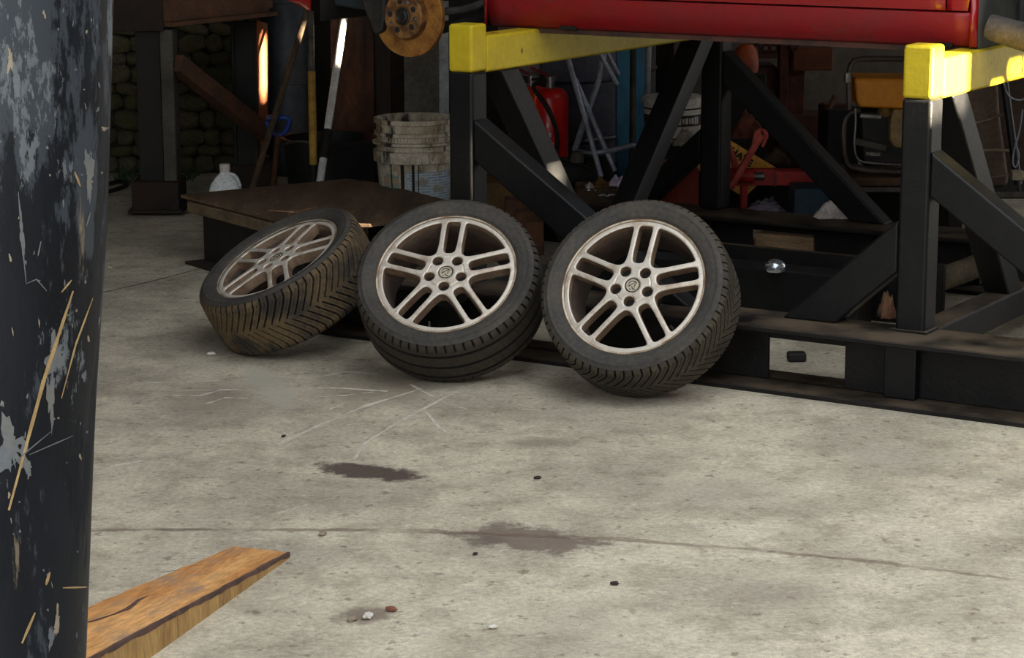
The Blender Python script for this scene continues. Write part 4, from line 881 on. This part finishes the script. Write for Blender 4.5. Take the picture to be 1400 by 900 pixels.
OCH = mat('ochre_paint', (112, 84, 30), (88, 64, 26), 8, rough=.7)
solid('junk_shelf', 'low brown wooden box below the trestle feet', 'box', 788, 258, 846, 10.32, .22, mat('dull_brown_wood', (92, 72, 48), (66, 50, 36), 8, rough=.85, stretch=(.5, 1, 3)))
crumple('rag', 'ochre and brown crumpled rag under the trestle leg', 'rag', [(808, 240), (834, 258)], 10.40, mat('ochre_rag', (130, 98, 44), (90, 56, 36), 14, rough=.95))
crumple('rag', 'lilac and white crumpled rag right of the ochre rag', 'rag', [(828, 237), (862, 258)], 10.44, mat('lilac_rag', (206, 186, 216), (236, 234, 240), 16, (.45, .6), rough=.95))
crumple('paper_scrap', 'small white paper scrap left of the ochre rag', 'paper', [(799, 248), (814, 258)], 10.38, mat('white_paper', (204, 204, 208), (186, 186, 190), 20, rough=.9))
for i, (px, lb) in enumerate(((824, 'dull steel ring under the ochre rag, left of the pair'), (836, 'dull steel ring under the lilac rag, right of the pair'))):
    c = at(px, 273, 10.27); tag(MB().lathe([(.022 + .008 * math.cos(t), .008 * math.sin(t)) for t in [2 * math.pi * k / 10 for k in range(10)]], 24, Matrix.Translation(c) @ RX, closed=True).build('steel_ring', STEEL, smooth=60), lb, 'ring', 'steel rings under the rags')
mo = thing('motor', 'dark oily electric motor on the floor left of the trestle', 'motor', (at(793, 230, 10.75).x, 10.75, 0)); mc = at(796, 232, 10.72)
MB().lathe([(0, -.16), (.05, -.16), (.075, -.13), (.075, .13), (.05, .16), (0, .16)], 28, Matrix.Translation((mc.x, mc.y, .235)) @ Matrix.Rotation(math.pi / 2, 4, 'Y')).build('housing', DKST, mo, smooth=40)
MB().box(mc.x - .12, mc.x + .12, mc.y - .09, mc.y + .09, 0, .17).build('foot', DKST, mo, bevel=.01)
MB().tube(A_([(770, 216, 10.62), (790, 224, 10.6), (812, 232, 10.62), (818, 246, 10.62)]), .008, 8, 2).build('cable', INK, mo, smooth=40)
MB().lathe([(0, 0), (.03, 0), (.03, .03), (.02, .05), (0, .055)], 18, Matrix.Translation(at(789, 222, 10.6)) ).build('terminal_cap', GRIM, mo, smooth=40)
solid('yellow_crate', 'dull yellow crate behind the front post, above the middle wheel', 'crate', 655, 250, 702, 10.2, .3, OCH)
BRK = mat('dirty_brick', (104, 70, 50), (76, 52, 40), 9, rough=.9)
for i, (x0, y0, x1, Y, lb) in enumerate(((690, 273, 722, 9.95, 'dirty brick behind the middle wheel, upper one touching the yellow crate'), (704, 290, 738, 9.85, 'dirty brick behind the middle wheel, second from the yellow crate'), (718, 303, 744, 9.72, 'small dirty brick next to the pale patch'))):
    tag(solid('brick', lb, 'brick', x0, y0, x1, Y, .12, BRK, bev=.008), lb, 'brick', 'dirty bricks behind the middle wheel')
b = MB(); b.prism([G(x, y, .0) for x, y in ((726, 312), (766, 311), (815, 352), (742, 356))], (0, 0, .02)); tag(b.build('pale_patch', mat('pale_patch_face', (206, 200, 188), (182, 174, 160), 6, rough=.8)), 'pale flat patch on the floor between the middle and right wheels', 'board')  # thin pale slab laid flat on the floor
# printed tin bucket behind the V-brace
PY = 10.75; pc = Vector((at(920, 150, PY).x, PY, 0)); tz = at(920, 132, PY).z
solid('dark_crate', 'dark crate under the black-and-white printed tub', 'crate', 884, 196, 960, 10.6, .34, DKST)
cz_ = at(920, 196, 10.6).z
tb = thing('printed_tub', 'white tub with black printed bands behind the V-shaped black brace', 'tub', pc + hp * cz_); TT = Matrix.Translation(pc); WH = mat('tub_white', (206, 200, 188), (178, 170, 156), 12, rough=.6); hh = tz - cz_
MB().lathe([(0, cz_), (.125, cz_), (.138, tz - .02), (.144, tz - .02), (.144, tz), (.13, tz + .006), (0, tz + .006)], 44, TT).build('body', WH, tb, smooth=40)
for k0, k1 in ((.05, .10), (.36, .62), (.74, .78)): MB().shell([(.1268 + .013 * k0, cz_ + hh * k0), (.1268 + .013 * k1, cz_ + hh * k1)], 44, TT).build('black_band', INK, tb, smooth=40)
for i in range(16):
    a_ = H_ - .95 + i * .125; r_ = .1345; c = pc + Vector((r_ * math.cos(a_), r_ * math.sin(a_), cz_ + hh * .49)); h1 = random.uniform(.010, .018)
    MB().bar(c - hp * h1, c + hp * h1, .008 + .004 * (i % 2), .002, up=(math.cos(a_), math.sin(a_), 0)).build('print_mark', WH, tb)
crumple('rag', 'grey-white rag hanging on the dark crate below the printed tub', 'rag', [(920, 172), (956, 198)], 10.5, mat('grey_rag', (150, 144, 132), (116, 110, 100), 14, rough=.95))
solid('red_toolbox', 'orange-red toolbox low behind the V-shaped black brace', 'toolbox', 900, 230, 956, 10.15, .3, mat('orange_red_paint', (150, 48, 24), (120, 38, 22), 6, rough=.5))

# trolley jack, diamond sign
JR = mat('jack_red', (184, 36, 28), (146, 28, 24), 8, rough=.5, c3=(70, 30, 26), s3=14, t3=(.64, .74)); JP = mat('faded_red', (216, 98, 86), (188, 74, 64), 10, rough=.6)
JY = 10.15; jk = thing('engine_hoist', 'red engine hoist with a pump lever standing behind the rear base beam', 'hoist', (at(1070, 240, JY).x, JY + .05, 0))
MB().pbox(1061, 234, 1157, 254, JY, .09).build('boom_leg', JR, jk, bevel=.004); MB().pbox(1059, 233, 1062, 255, JY - .004, .10).build('end_plate', mat('dull_red', (120, 40, 30), (96, 34, 28), 9, rough=.6), jk)
MB().pbox(990, 232, 1060, 254, JY + .02, .06).build('inner_leg', JR, jk, bevel=.003)
MB().tube(A_([(990, 241, JY - .01), (1006, 240, JY - .01), (1030, 240, JY - .01)]), .034, 16).build('pump_body', JR, jk, smooth=40); MB().tube(A_([(1030, 241, JY - .01), (1045, 241, JY - .01)]), .018, 12).build('piston', STEEL, jk, smooth=40)
MB().bar(at(998, 258, JY - .05), at(1041, 184, JY - .02), .02, .028).build('pump_lever', JP, jk, bevel=.004)
b = MB(); b.prism([at(x, y, JY - .03) for x, y in ((1028, 200), (1032, 180), (1040, 175), (1041, 186), (1036, 204))], (0, .03, 0)); b.build('lever_fork', JP, jk, bevel=.003)
b = MB(); b.prism([at(x, y, JY + .02) for x, y in ((1041, 200), (1044, 183), (1041, 176), (1049, 178), (1051, 187), (1044, 202))], (0, .02, 0)); b.build('lever_fork', JP, jk, bevel=.003)
for q in (((997, 200), (1010, 232)), ((1000, 212), (1006, 236))): MB().tube([at(*q[0], JY - .01), at(*q[1], JY - .01)], .009, 8).build('tie_bar', JP, jk, smooth=40)
for px in (1013, 1150): MB().pbox(px, 254, px + 9, at(px, 0, JY).x and 318, JY + .02, .06).build('leg', JR, jk, bevel=.003)
SGY = 10.42; R_, B_ = Vector((1061, 229)), Vector((1018, 270)); u_ = Vector((64, 38)).normalized(); T_ = R_ - u_ * 100; L_ = T_ + (B_ - R_)
sg = thing('warning_sign', 'tilted yellow sign with black capital letters behind the red pump lever', 'sign', at(B_[0], B_[1], SGY))
cn = [at(p[0], p[1], SGY + k) for p, k in ((T_, .06), (R_, .06), (B_, 0), (L_, 0))]; nrm = (cn[1] - cn[0]).cross(cn[2] - cn[1]).normalized()
if nrm.y > 0: nrm = -nrm
MB().prism(cn, -nrm * .008).build('plate', mat('sign_yellow', (246, 190, 76), (228, 166, 60), 6, rough=.5, c3=(170, 110, 40), s3=10, t3=(.64, .72)), sg, bevel=.002, seg=1)
def text_mesh(s_, size):
    cu = bpy.data.curves.new('t', 'FONT'); cu.body = s_; cu.size = size; cu.extrude = .001; cu.align_x = 'LEFT'; cu.resolution_u = 3
    try: cu.offset = .0015
    except Exception: pass
    to = bpy.data.objects.new('t', cu); COL.objects.link(to); dg = bpy.context.evaluated_depsgraph_get(); me = bpy.data.meshes.new_from_object(to.evaluated_get(dg)); bpy.data.objects.remove(to); return me
me = text_mesh('PHATE', .046); me.materials.append(INK); te = bpy.data.objects.new('lettering', me); COL.objects.link(te); te.parent = sg; te['label'] = 'black capital letters on the yellow sign'
ux = (cn[1] - cn[0]).normalized(); uy = nrm.cross(ux).normalized(); og = at(992, 204, SGY + .03); og = og - nrm * ((og - cn[0]).dot(nrm)) + nrm * .002
ux2 = (ux * math.cos(-.07) + uy * math.sin(-.07)); uy2 = nrm.cross(ux2)
te.matrix_local = ROOTM[sg.name].inverted() @ Matrix(((ux2.x, uy2.x, nrm.x, og.x), (ux2.y, uy2.y, nrm.y, og.y), (ux2.z, uy2.z, nrm.z, og.z), (0, 0, 0, 1)))
tag(MB().prism([at(x, y, 10.5) for x, y in ((1006, 262), (1020, 272), (1012, 300), (1002, 290))], (0, .05, 0)).build('sign_foot', DKST), 'dark prop under the tilted yellow sign', 'prop')
solid('blue_tray', 'dark blue-green plastic box behind the rear base beam', 'box', 1086, 258, 1146, 9.86, .2, mat('dark_teal', (18, 50, 66), (14, 34, 48), 8, rough=.5))
crumple('cloth', 'striped grey cloth heap under the red engine hoist', 'cloth', [(1014, 264), (1082, 300)], 10.02, mat('striped_cloth', (120, 112, 122), (52, 50, 60), 30, (.45, .55), .95, stretch=(.3, 3, 3)))
p_ = G(1138, 296, BZ + .001)
crumple('rag', 'crumpled white rag lying on the rear base beam', 'rag', [(1112, 270), (1163, 299)], p_.y, mat('white_rag', (228, 216, 210), (178, 164, 156), 12, rough=.95))
crumple('paper_scrap', 'crumpled lilac paper on the rear base beam near the post foot', 'paper', [(1022, 280), (1062, 288)], 9.75, mat('lilac_paper', (138, 124, 142), (104, 96, 110), 16, rough=.95))

# ================================================================== BACKGROUND RIGHT: rusty press, generator, bundles
RR_ = mat('red_brown_rust', (84, 42, 30), (56, 30, 24), 6, (.4, .65), .85, 0, .3, 40, c3=(124, 66, 42), s3=8, t3=(.62, .74))
MY = 11.3; rp = thing('rusty_press', 'red-brown rusty machine press behind the stand', 'machine', (at(1075, 150, MY).x, MY + .1, 0))
MB().pbox(1010, 92, 1062, 290, MY + .02, .3).build('cabinet', RR_, rp, bevel=.01); MB().pbox(1064, 62, 1076, 300, MY - .04, .1).build('column', RR_, rp, bevel=.005); MB().pbox(1084, 66, 1139, 97, MY - .05, .2).build('head', mat('brown_orange_rust', (104, 54, 32), (80, 42, 28), 6, rough=.85), rp, bevel=.008)
MB().pbox(1076, 70, 1100, 190, MY, .15).build('frame_side', RR_, rp, bevel=.006); MB().pbox(1076, 158, 1136, 280, MY - .02, .25).build('bed', RR_, rp, bevel=.006); MB().pbox(1030, 74, 1064, 80, MY - .03, .1).build('ledge', RR_, rp, bevel=.003)
for px in (1034, 1047, 1058): MB().lathe([(.018 + .007 * math.cos(t), .007 * math.sin(t)) for t in [2 * math.pi * k / 8 for k in range(8)]], 20, Matrix.Translation(at(px, 66, MY)) @ RX, closed=True).build('ring', RR_, rp, smooth=60)
MB().tube(A_([(1078, 58, MY - .06), (1086, 72, MY - .06), (1094, 58, MY - .06)]), .008, 8, 1).build('hook', RR_, rp, smooth=40)
c = at(1020, 80, 11.1); tag(MB().lathe([(0, 0), (.055, 0), (.062, .04), (.055, .11), (.03, .14), (0, .145)], 28, Matrix.Translation((c.x, 11.1, at(1020, 101, 11.1).z))).build('orange_canister', mat('orange_dull', (168, 74, 26), (130, 56, 24), 10, rough=.6), smooth=40), 'dull orange canister on the ledge beside the dark rear post', 'canister')
tag(MB().pbox(998, 101, 1046, 300, 11.02, .2).build('canister_stand', DKST, bevel=.006), 'dark stand carrying the dull orange canister', 'stand')
crumple('scrap_heap', 'heap of rusty scrap behind the top of the pump lever', 'scrap', [(998, 146), (1048, 190)], 10.9, mat('scrap_rust', (116, 64, 46), (62, 38, 32), 16, rough=.95), amp=.04)
tag(MB().pbox(996, 190, 1048, 296, 10.82, .18).build('scrap_box', DKST, bevel=.006), 'dark box under the heap of rusty scrap', 'box')
crumple('sack', 'dull brown folded sack behind the yellow sign', 'sack', [(1042, 200), (1080, 222)], 10.75, mat('brown_sack', (96, 80, 66), (70, 58, 48), 9, rough=.95))
tag(MB().pbox(1050, 222, 1084, 300, 10.7, .25).build('sack_box', DKST, bevel=.006), 'dark box under the folded brown sack', 'box')
solid('black_cabinet', 'black cabinet left of the generator frame', 'cabinet', 1132, 152, 1176, 10.7, .35, mat('black_matt', (14, 15, 18), (22, 22, 24), 8, rough=.7))
tag(MB().tube(A_([(1132, 152, 10.8), (1142, 130, 10.8)]), .012).build('wood_wedge', RUSTL, smooth=40), 'short brown stick on top of the black cabinet', 'stick')
solid('brown_scrap', 'brown timber offcut on top of the black cabinet', 'timber', 1127, 143, 1158, 10.82, .1, mat('brown_offcut', (104, 60, 44), (76, 44, 34), 8, rough=.9), ybot=152)
GY = 10.0; ge = thing('generator', 'portable generator with an orange tank in a grey tube frame behind the yellow-topped post', 'generator', (at(1205, 200, GY).x, GY + .15, at(1205, 250, GY).z))
gz = at(1205, 238, GY).z; FT = mat('frame_tube', (92, 84, 80), (70, 64, 60), 12, rough=.4, metal=.5); ORG = mat('orange_tank', (222, 146, 30), (204, 126, 24), 5, (.4, .7), .4, fine=.1)
for Yd in (0, .32):
    MB().tube(A_([(1161, 150, GY + Yd), (1160, 104, GY + Yd), (1164, 84, GY + Yd), (1180, 80, GY + Yd), (1260, 81, GY + Yd)]), .0125, 10, 1).build('top_loop', FT, ge, smooth=50)
    MB().tube(A_([(1176, 150, GY + Yd), (1158, 156, GY + Yd), (1152, 175, GY + Yd), (1154, 220, GY + Yd), (1166, 233, GY + Yd), (1262, 237, GY + Yd)]), .0135, 10, 1).build('base_loop', FT, ge, smooth=50)
MB().tube(A_([(1169, 148, GY - .01), (1170, 168, GY - .01), (1167, 200, GY - .01), (1171, 218, GY - .01), (1182, 223, GY - .01), (1260, 227, GY - .01)]), .0055, 8, 1).build('wire_guard', STEEL, ge, smooth=50)
MB().lathe([(0, -.02), (.016, -.02), (.016, .02), (0, .02)], 14, Matrix.Translation(at(1158, 106, GY - .01))).build('clamp', STEEL, ge, smooth=40)
b = MB(); b.prism([at(x, y, GY + .02) for x, y in ((1168, 107), (1262, 108), (1262, 151), (1176, 147), (1171, 141))], (0, .26, 0)); b.build('fuel_tank', ORG, ge, bevel=.014, seg=3)
b = MB(); b.prism([at(x, y, GY + .05) for x, y in ((1176, 152), (1250, 152), (1250, 228), (1180, 228))], (0, .2, 0)); b.build('engine_block', mat('oily_black', (20, 19, 19), (38, 32, 28), 12, rough=.6), ge, bevel=.012)
b = MB(); b.prism([at(x, y, GY + .0) for x, y in ((1221, 150), (1262, 150), (1262, 205), (1222, 202), (1216, 192), (1217, 165))], (0, .1, 0)); b.build('fan_housing', mat('cream_plastic', (150, 126, 82), (126, 104, 66), 8, rough=.6), ge, bevel=.01)
MB().bar(at(1168, 193, GY + .01), at(1212, 203, GY + .01), .03, .03).build('air_duct', GRIM, ge, bevel=.006); MB().bar(at(1184, 210, GY + .03), at(1203, 211, GY + .03), .02, .014).build('name_plate', mat('plate_grey', (160, 156, 148), (96, 92, 88), 40, rough=.5), ge)
MB().bar(at(1175, 158, GY + .03), at(1205, 160, GY + .03), .03, .02).build('carburettor', STEEL, ge, bevel=.005); MB().lathe([(0, 0), (.03, .01), (.034, .03), (.02, .05), (0, .055)], 16, Matrix.Translation(at(1209, 162, GY + .05))).build('air_filter', OCH, ge, smooth=40)
tag(MB().add([at(1205, 62, 10.4), at(1240, 50, 10.4), at(1242, 60, 10.4), at(1208, 74, 10.4), at(1205, 62, 10.45), at(1240, 50, 10.45), at(1242, 60, 10.45), at(1208, 74, 10.45)], [(0, 1, 2, 3), (7, 6, 5, 4), (0, 4, 5, 1), (1, 5, 6, 2), (2, 6, 7, 3), (3, 7, 4, 0)]).build('hose_end', INK), 'dark rubber strip hanging above the generator', 'strip') if False else None
bs = thing('timber_bench', 'low timber bench carrying the generator', 'bench', (at(1210, 290, GY).x, GY + .15, 0)); bzt = at(1205, 243, GY - .02).z
MB().box(at(1165, 245, GY).x, at(1318, 245, GY).x, GY - .03, GY + .42, bzt - .035, bzt).build('bench_top', mat('bench_timber', (92, 70, 48), (66, 50, 36), 6, rough=.85, stretch=(.4, 2, 2)), bs, bevel=.003)
MB().box(at(1165, 245, GY).x, at(1318, 245, GY).x, GY - .04, GY - .028, bzt - .06, bzt - .04).build('front_rail', mat('grey_rail', (96, 92, 86), (72, 68, 62), 8, rough=.7), bs)
for px in (1172, 1308): MB().box(at(px, 250, GY).x - .03, at(px, 250, GY).x + .03, GY, GY + .06, 0, bzt - .035).build('leg', DKST, bs)
MB().box(at(1165, 245, GY).x, at(1318, 245, GY).x, GY + .36, GY + .38, 0, bzt - .035).build('back_panel', DKST, bs)
sh2 = thing('low_shelf', 'low dark shelf with a pale front rail at the right edge under the tied bundle', 'shelf', (at(1385, 262, GY).x, GY + .15, 0)); z2 = at(1385, 263, GY - .03).z
MB().box(at(1334, 262, GY).x, at(1450, 262, GY).x, GY - .02, GY + .45, z2 - .03, z2).build('shelf_board', DKST, sh2, bevel=.003); MB().box(at(1334, 262, GY).x, at(1450, 262, GY).x, GY - .035, GY - .021, z2 - .022, z2 + .002).build('front_rail', mat('grey_rail', (96, 92, 86), (72, 68, 62), 8, rough=.7), sh2, bevel=.002)
for px in (1340, 1440): MB().box(at(px, 250, GY).x - .02, at(px, 250, GY).x + .02, GY, GY + .05, 0, z2 - .03).build('leg', DKST, sh2)
BRN = mat('brown_tarp', (112, 96, 80), (88, 74, 62), 5, (.4, .65), .85, 0, .3, 30)
CARD = thing('tarp_bundle', 'brown tarpaulin bundle tied with cords on the bench at the right', 'bundle', at(1345, 250, 10.12))
b = MB(); b.prism([at(x, y, 10.12) for x, y in ((1296, 60), (1362, 60), (1368, 160), (1380, 244), (1378, 256), (1348, 256), (1338, 240), (1318, 160))], (0, .2, 0)); b.build('tarpaulin', BRN, CARD, bevel=.02, seg=3)
for q in (((1312, 172), (1345, 166), (1372, 156)), ((1322, 210), (1350, 205), (1380, 206)), ((1336, 246), (1360, 243), (1379, 238))): MB().tube([at(x, y, 10.10) for x, y in q], .006, 8, 1).build('cord', mat('pale_cord', (150, 134, 112), (120, 106, 88), 20, rough=.9), CARD, smooth=40)
solid('plywood_sheet', 'dark brown plywood sheet behind the black pipe at the right edge', 'sheet', 1366, 60, 1440, 10.5, .04, mat('brown_panel_face', (80, 64, 56), (60, 48, 42), 5, rough=.85), ybot=250)
rod('black_pipe', 'black rubber pipe leaning in front of the tarpaulin bundle', 'pipe', at(1392, 252, 10.02), at(1366, 60, 10.06), .018, mat('black_rubber_pipe', (24, 24, 26), (34, 33, 33), 10, rough=.45))
tag(MB().tube(A_([(1372, 112, 10.0), (1378, 132, 10.0), (1392, 138, 10.0), (1404, 134, 10.0)]), .004, 6, 2).build('wire', TUB, smooth=40), 'thin grey wire looping right of the black pipe near the beam', 'wire')
tag(MB().tube(A_([(1398, 150, 10.0), (1394, 180, 10.0), (1386, 205, 10.0), (1384, 226, 10.0), (1390, 230, 10.0), (1394, 212, 10.0), (1388, 196, 10.0), (1392, 186, 10.0)]), .004, 6, 2).build('wire', TUB, smooth=40), 'thin grey wire coil hanging at the right edge beside the pipe foot', 'wire')
lm = thing('work_lamp', 'small beige plastic head on a stem at the right edge of the bench', 'lamp', at(1396, 252, 9.98))
MB().pbox(1384, 234, 1400, 247, 9.96, .05).build('head', mat('beige_plastic', (168, 156, 132), (140, 128, 106), 9, rough=.6), lm, bevel=.005); MB().tube(A_([(1392, 246, 9.98), (1394, 262, 9.98)]), .008).build('stem', GRIM, lm, smooth=40)
# odds and ends inside the stand
a, c = at(1215, 408, 8.45), at(1335, 364, 8.9)
tag(MB().tube([a.lerp(c, i / 8) + Vector((0, 0, random.uniform(-.002, .002))) for i in range(9)], .046, 18).build('wood_log', mat('grey_log', (118, 106, 84), (92, 82, 64), 7, rough=.9, stretch=(1, 1, 1)), smooth=50), 'pale grey log lying inside the stand behind the right front post', 'log')
crumple('cardboard_scrap', 'torn brown cardboard scrap left of the right front post foot', 'cardboard', [(1200, 392), (1226, 432)], 8.28, mat('cardboard', (140, 104, 78), (96, 62, 46), 10, rough=.9))
dc = G(1060, 371, .2155); tag(MB().lathe([(0, 0), (.034, 0), (.036, .004), (.036, .010), (.031, .012), (.031, .015), (.037, .018), (.036, .026), (.026, .038), (.012, .044), (0, .045)], 32, Matrix.Translation(dc)).build('metal_dome', CHROME, smooth=40), 'shiny metal dome resting on the inner beam right of the wheel', 'dome')
q = G(1090, 496); tag(MB().box(q.x - .032, q.x + .032, q.y, q.y + .05, 0, .032).build('plastic_clip', INK, bevel=.008), 'small black clip on the floor seen through the fork pocket', 'clip')

tp = thing('timber_offcut', 'pale timber offcut showing through the fork pocket of the rear base beam', 'timber', SW(.32, WY - .2, 0))
MB().add([SW(x, y, z_) for x, y, z_ in ((.19, WY - .05, .03), (.46, WY - .05, .03), (.46, WY + .3, .03), (.19, WY + .3, .03), (.20, WY - .06, .150), (.455, WY - .05, .148), (.46, WY + .3, .15), (.19, WY + .3, .15))], [(3, 2, 1, 0), (4, 5, 6, 7), (0, 1, 5, 4), (1, 2, 6, 5), (2, 3, 7, 6), (3, 0, 4, 7)]).build('block', mat('split_pale_timber', (178, 148, 112), (138, 108, 80), 9, (.4, .62), .85, 0, .6, 30, stretch=(.4, 1, 3)), tp)
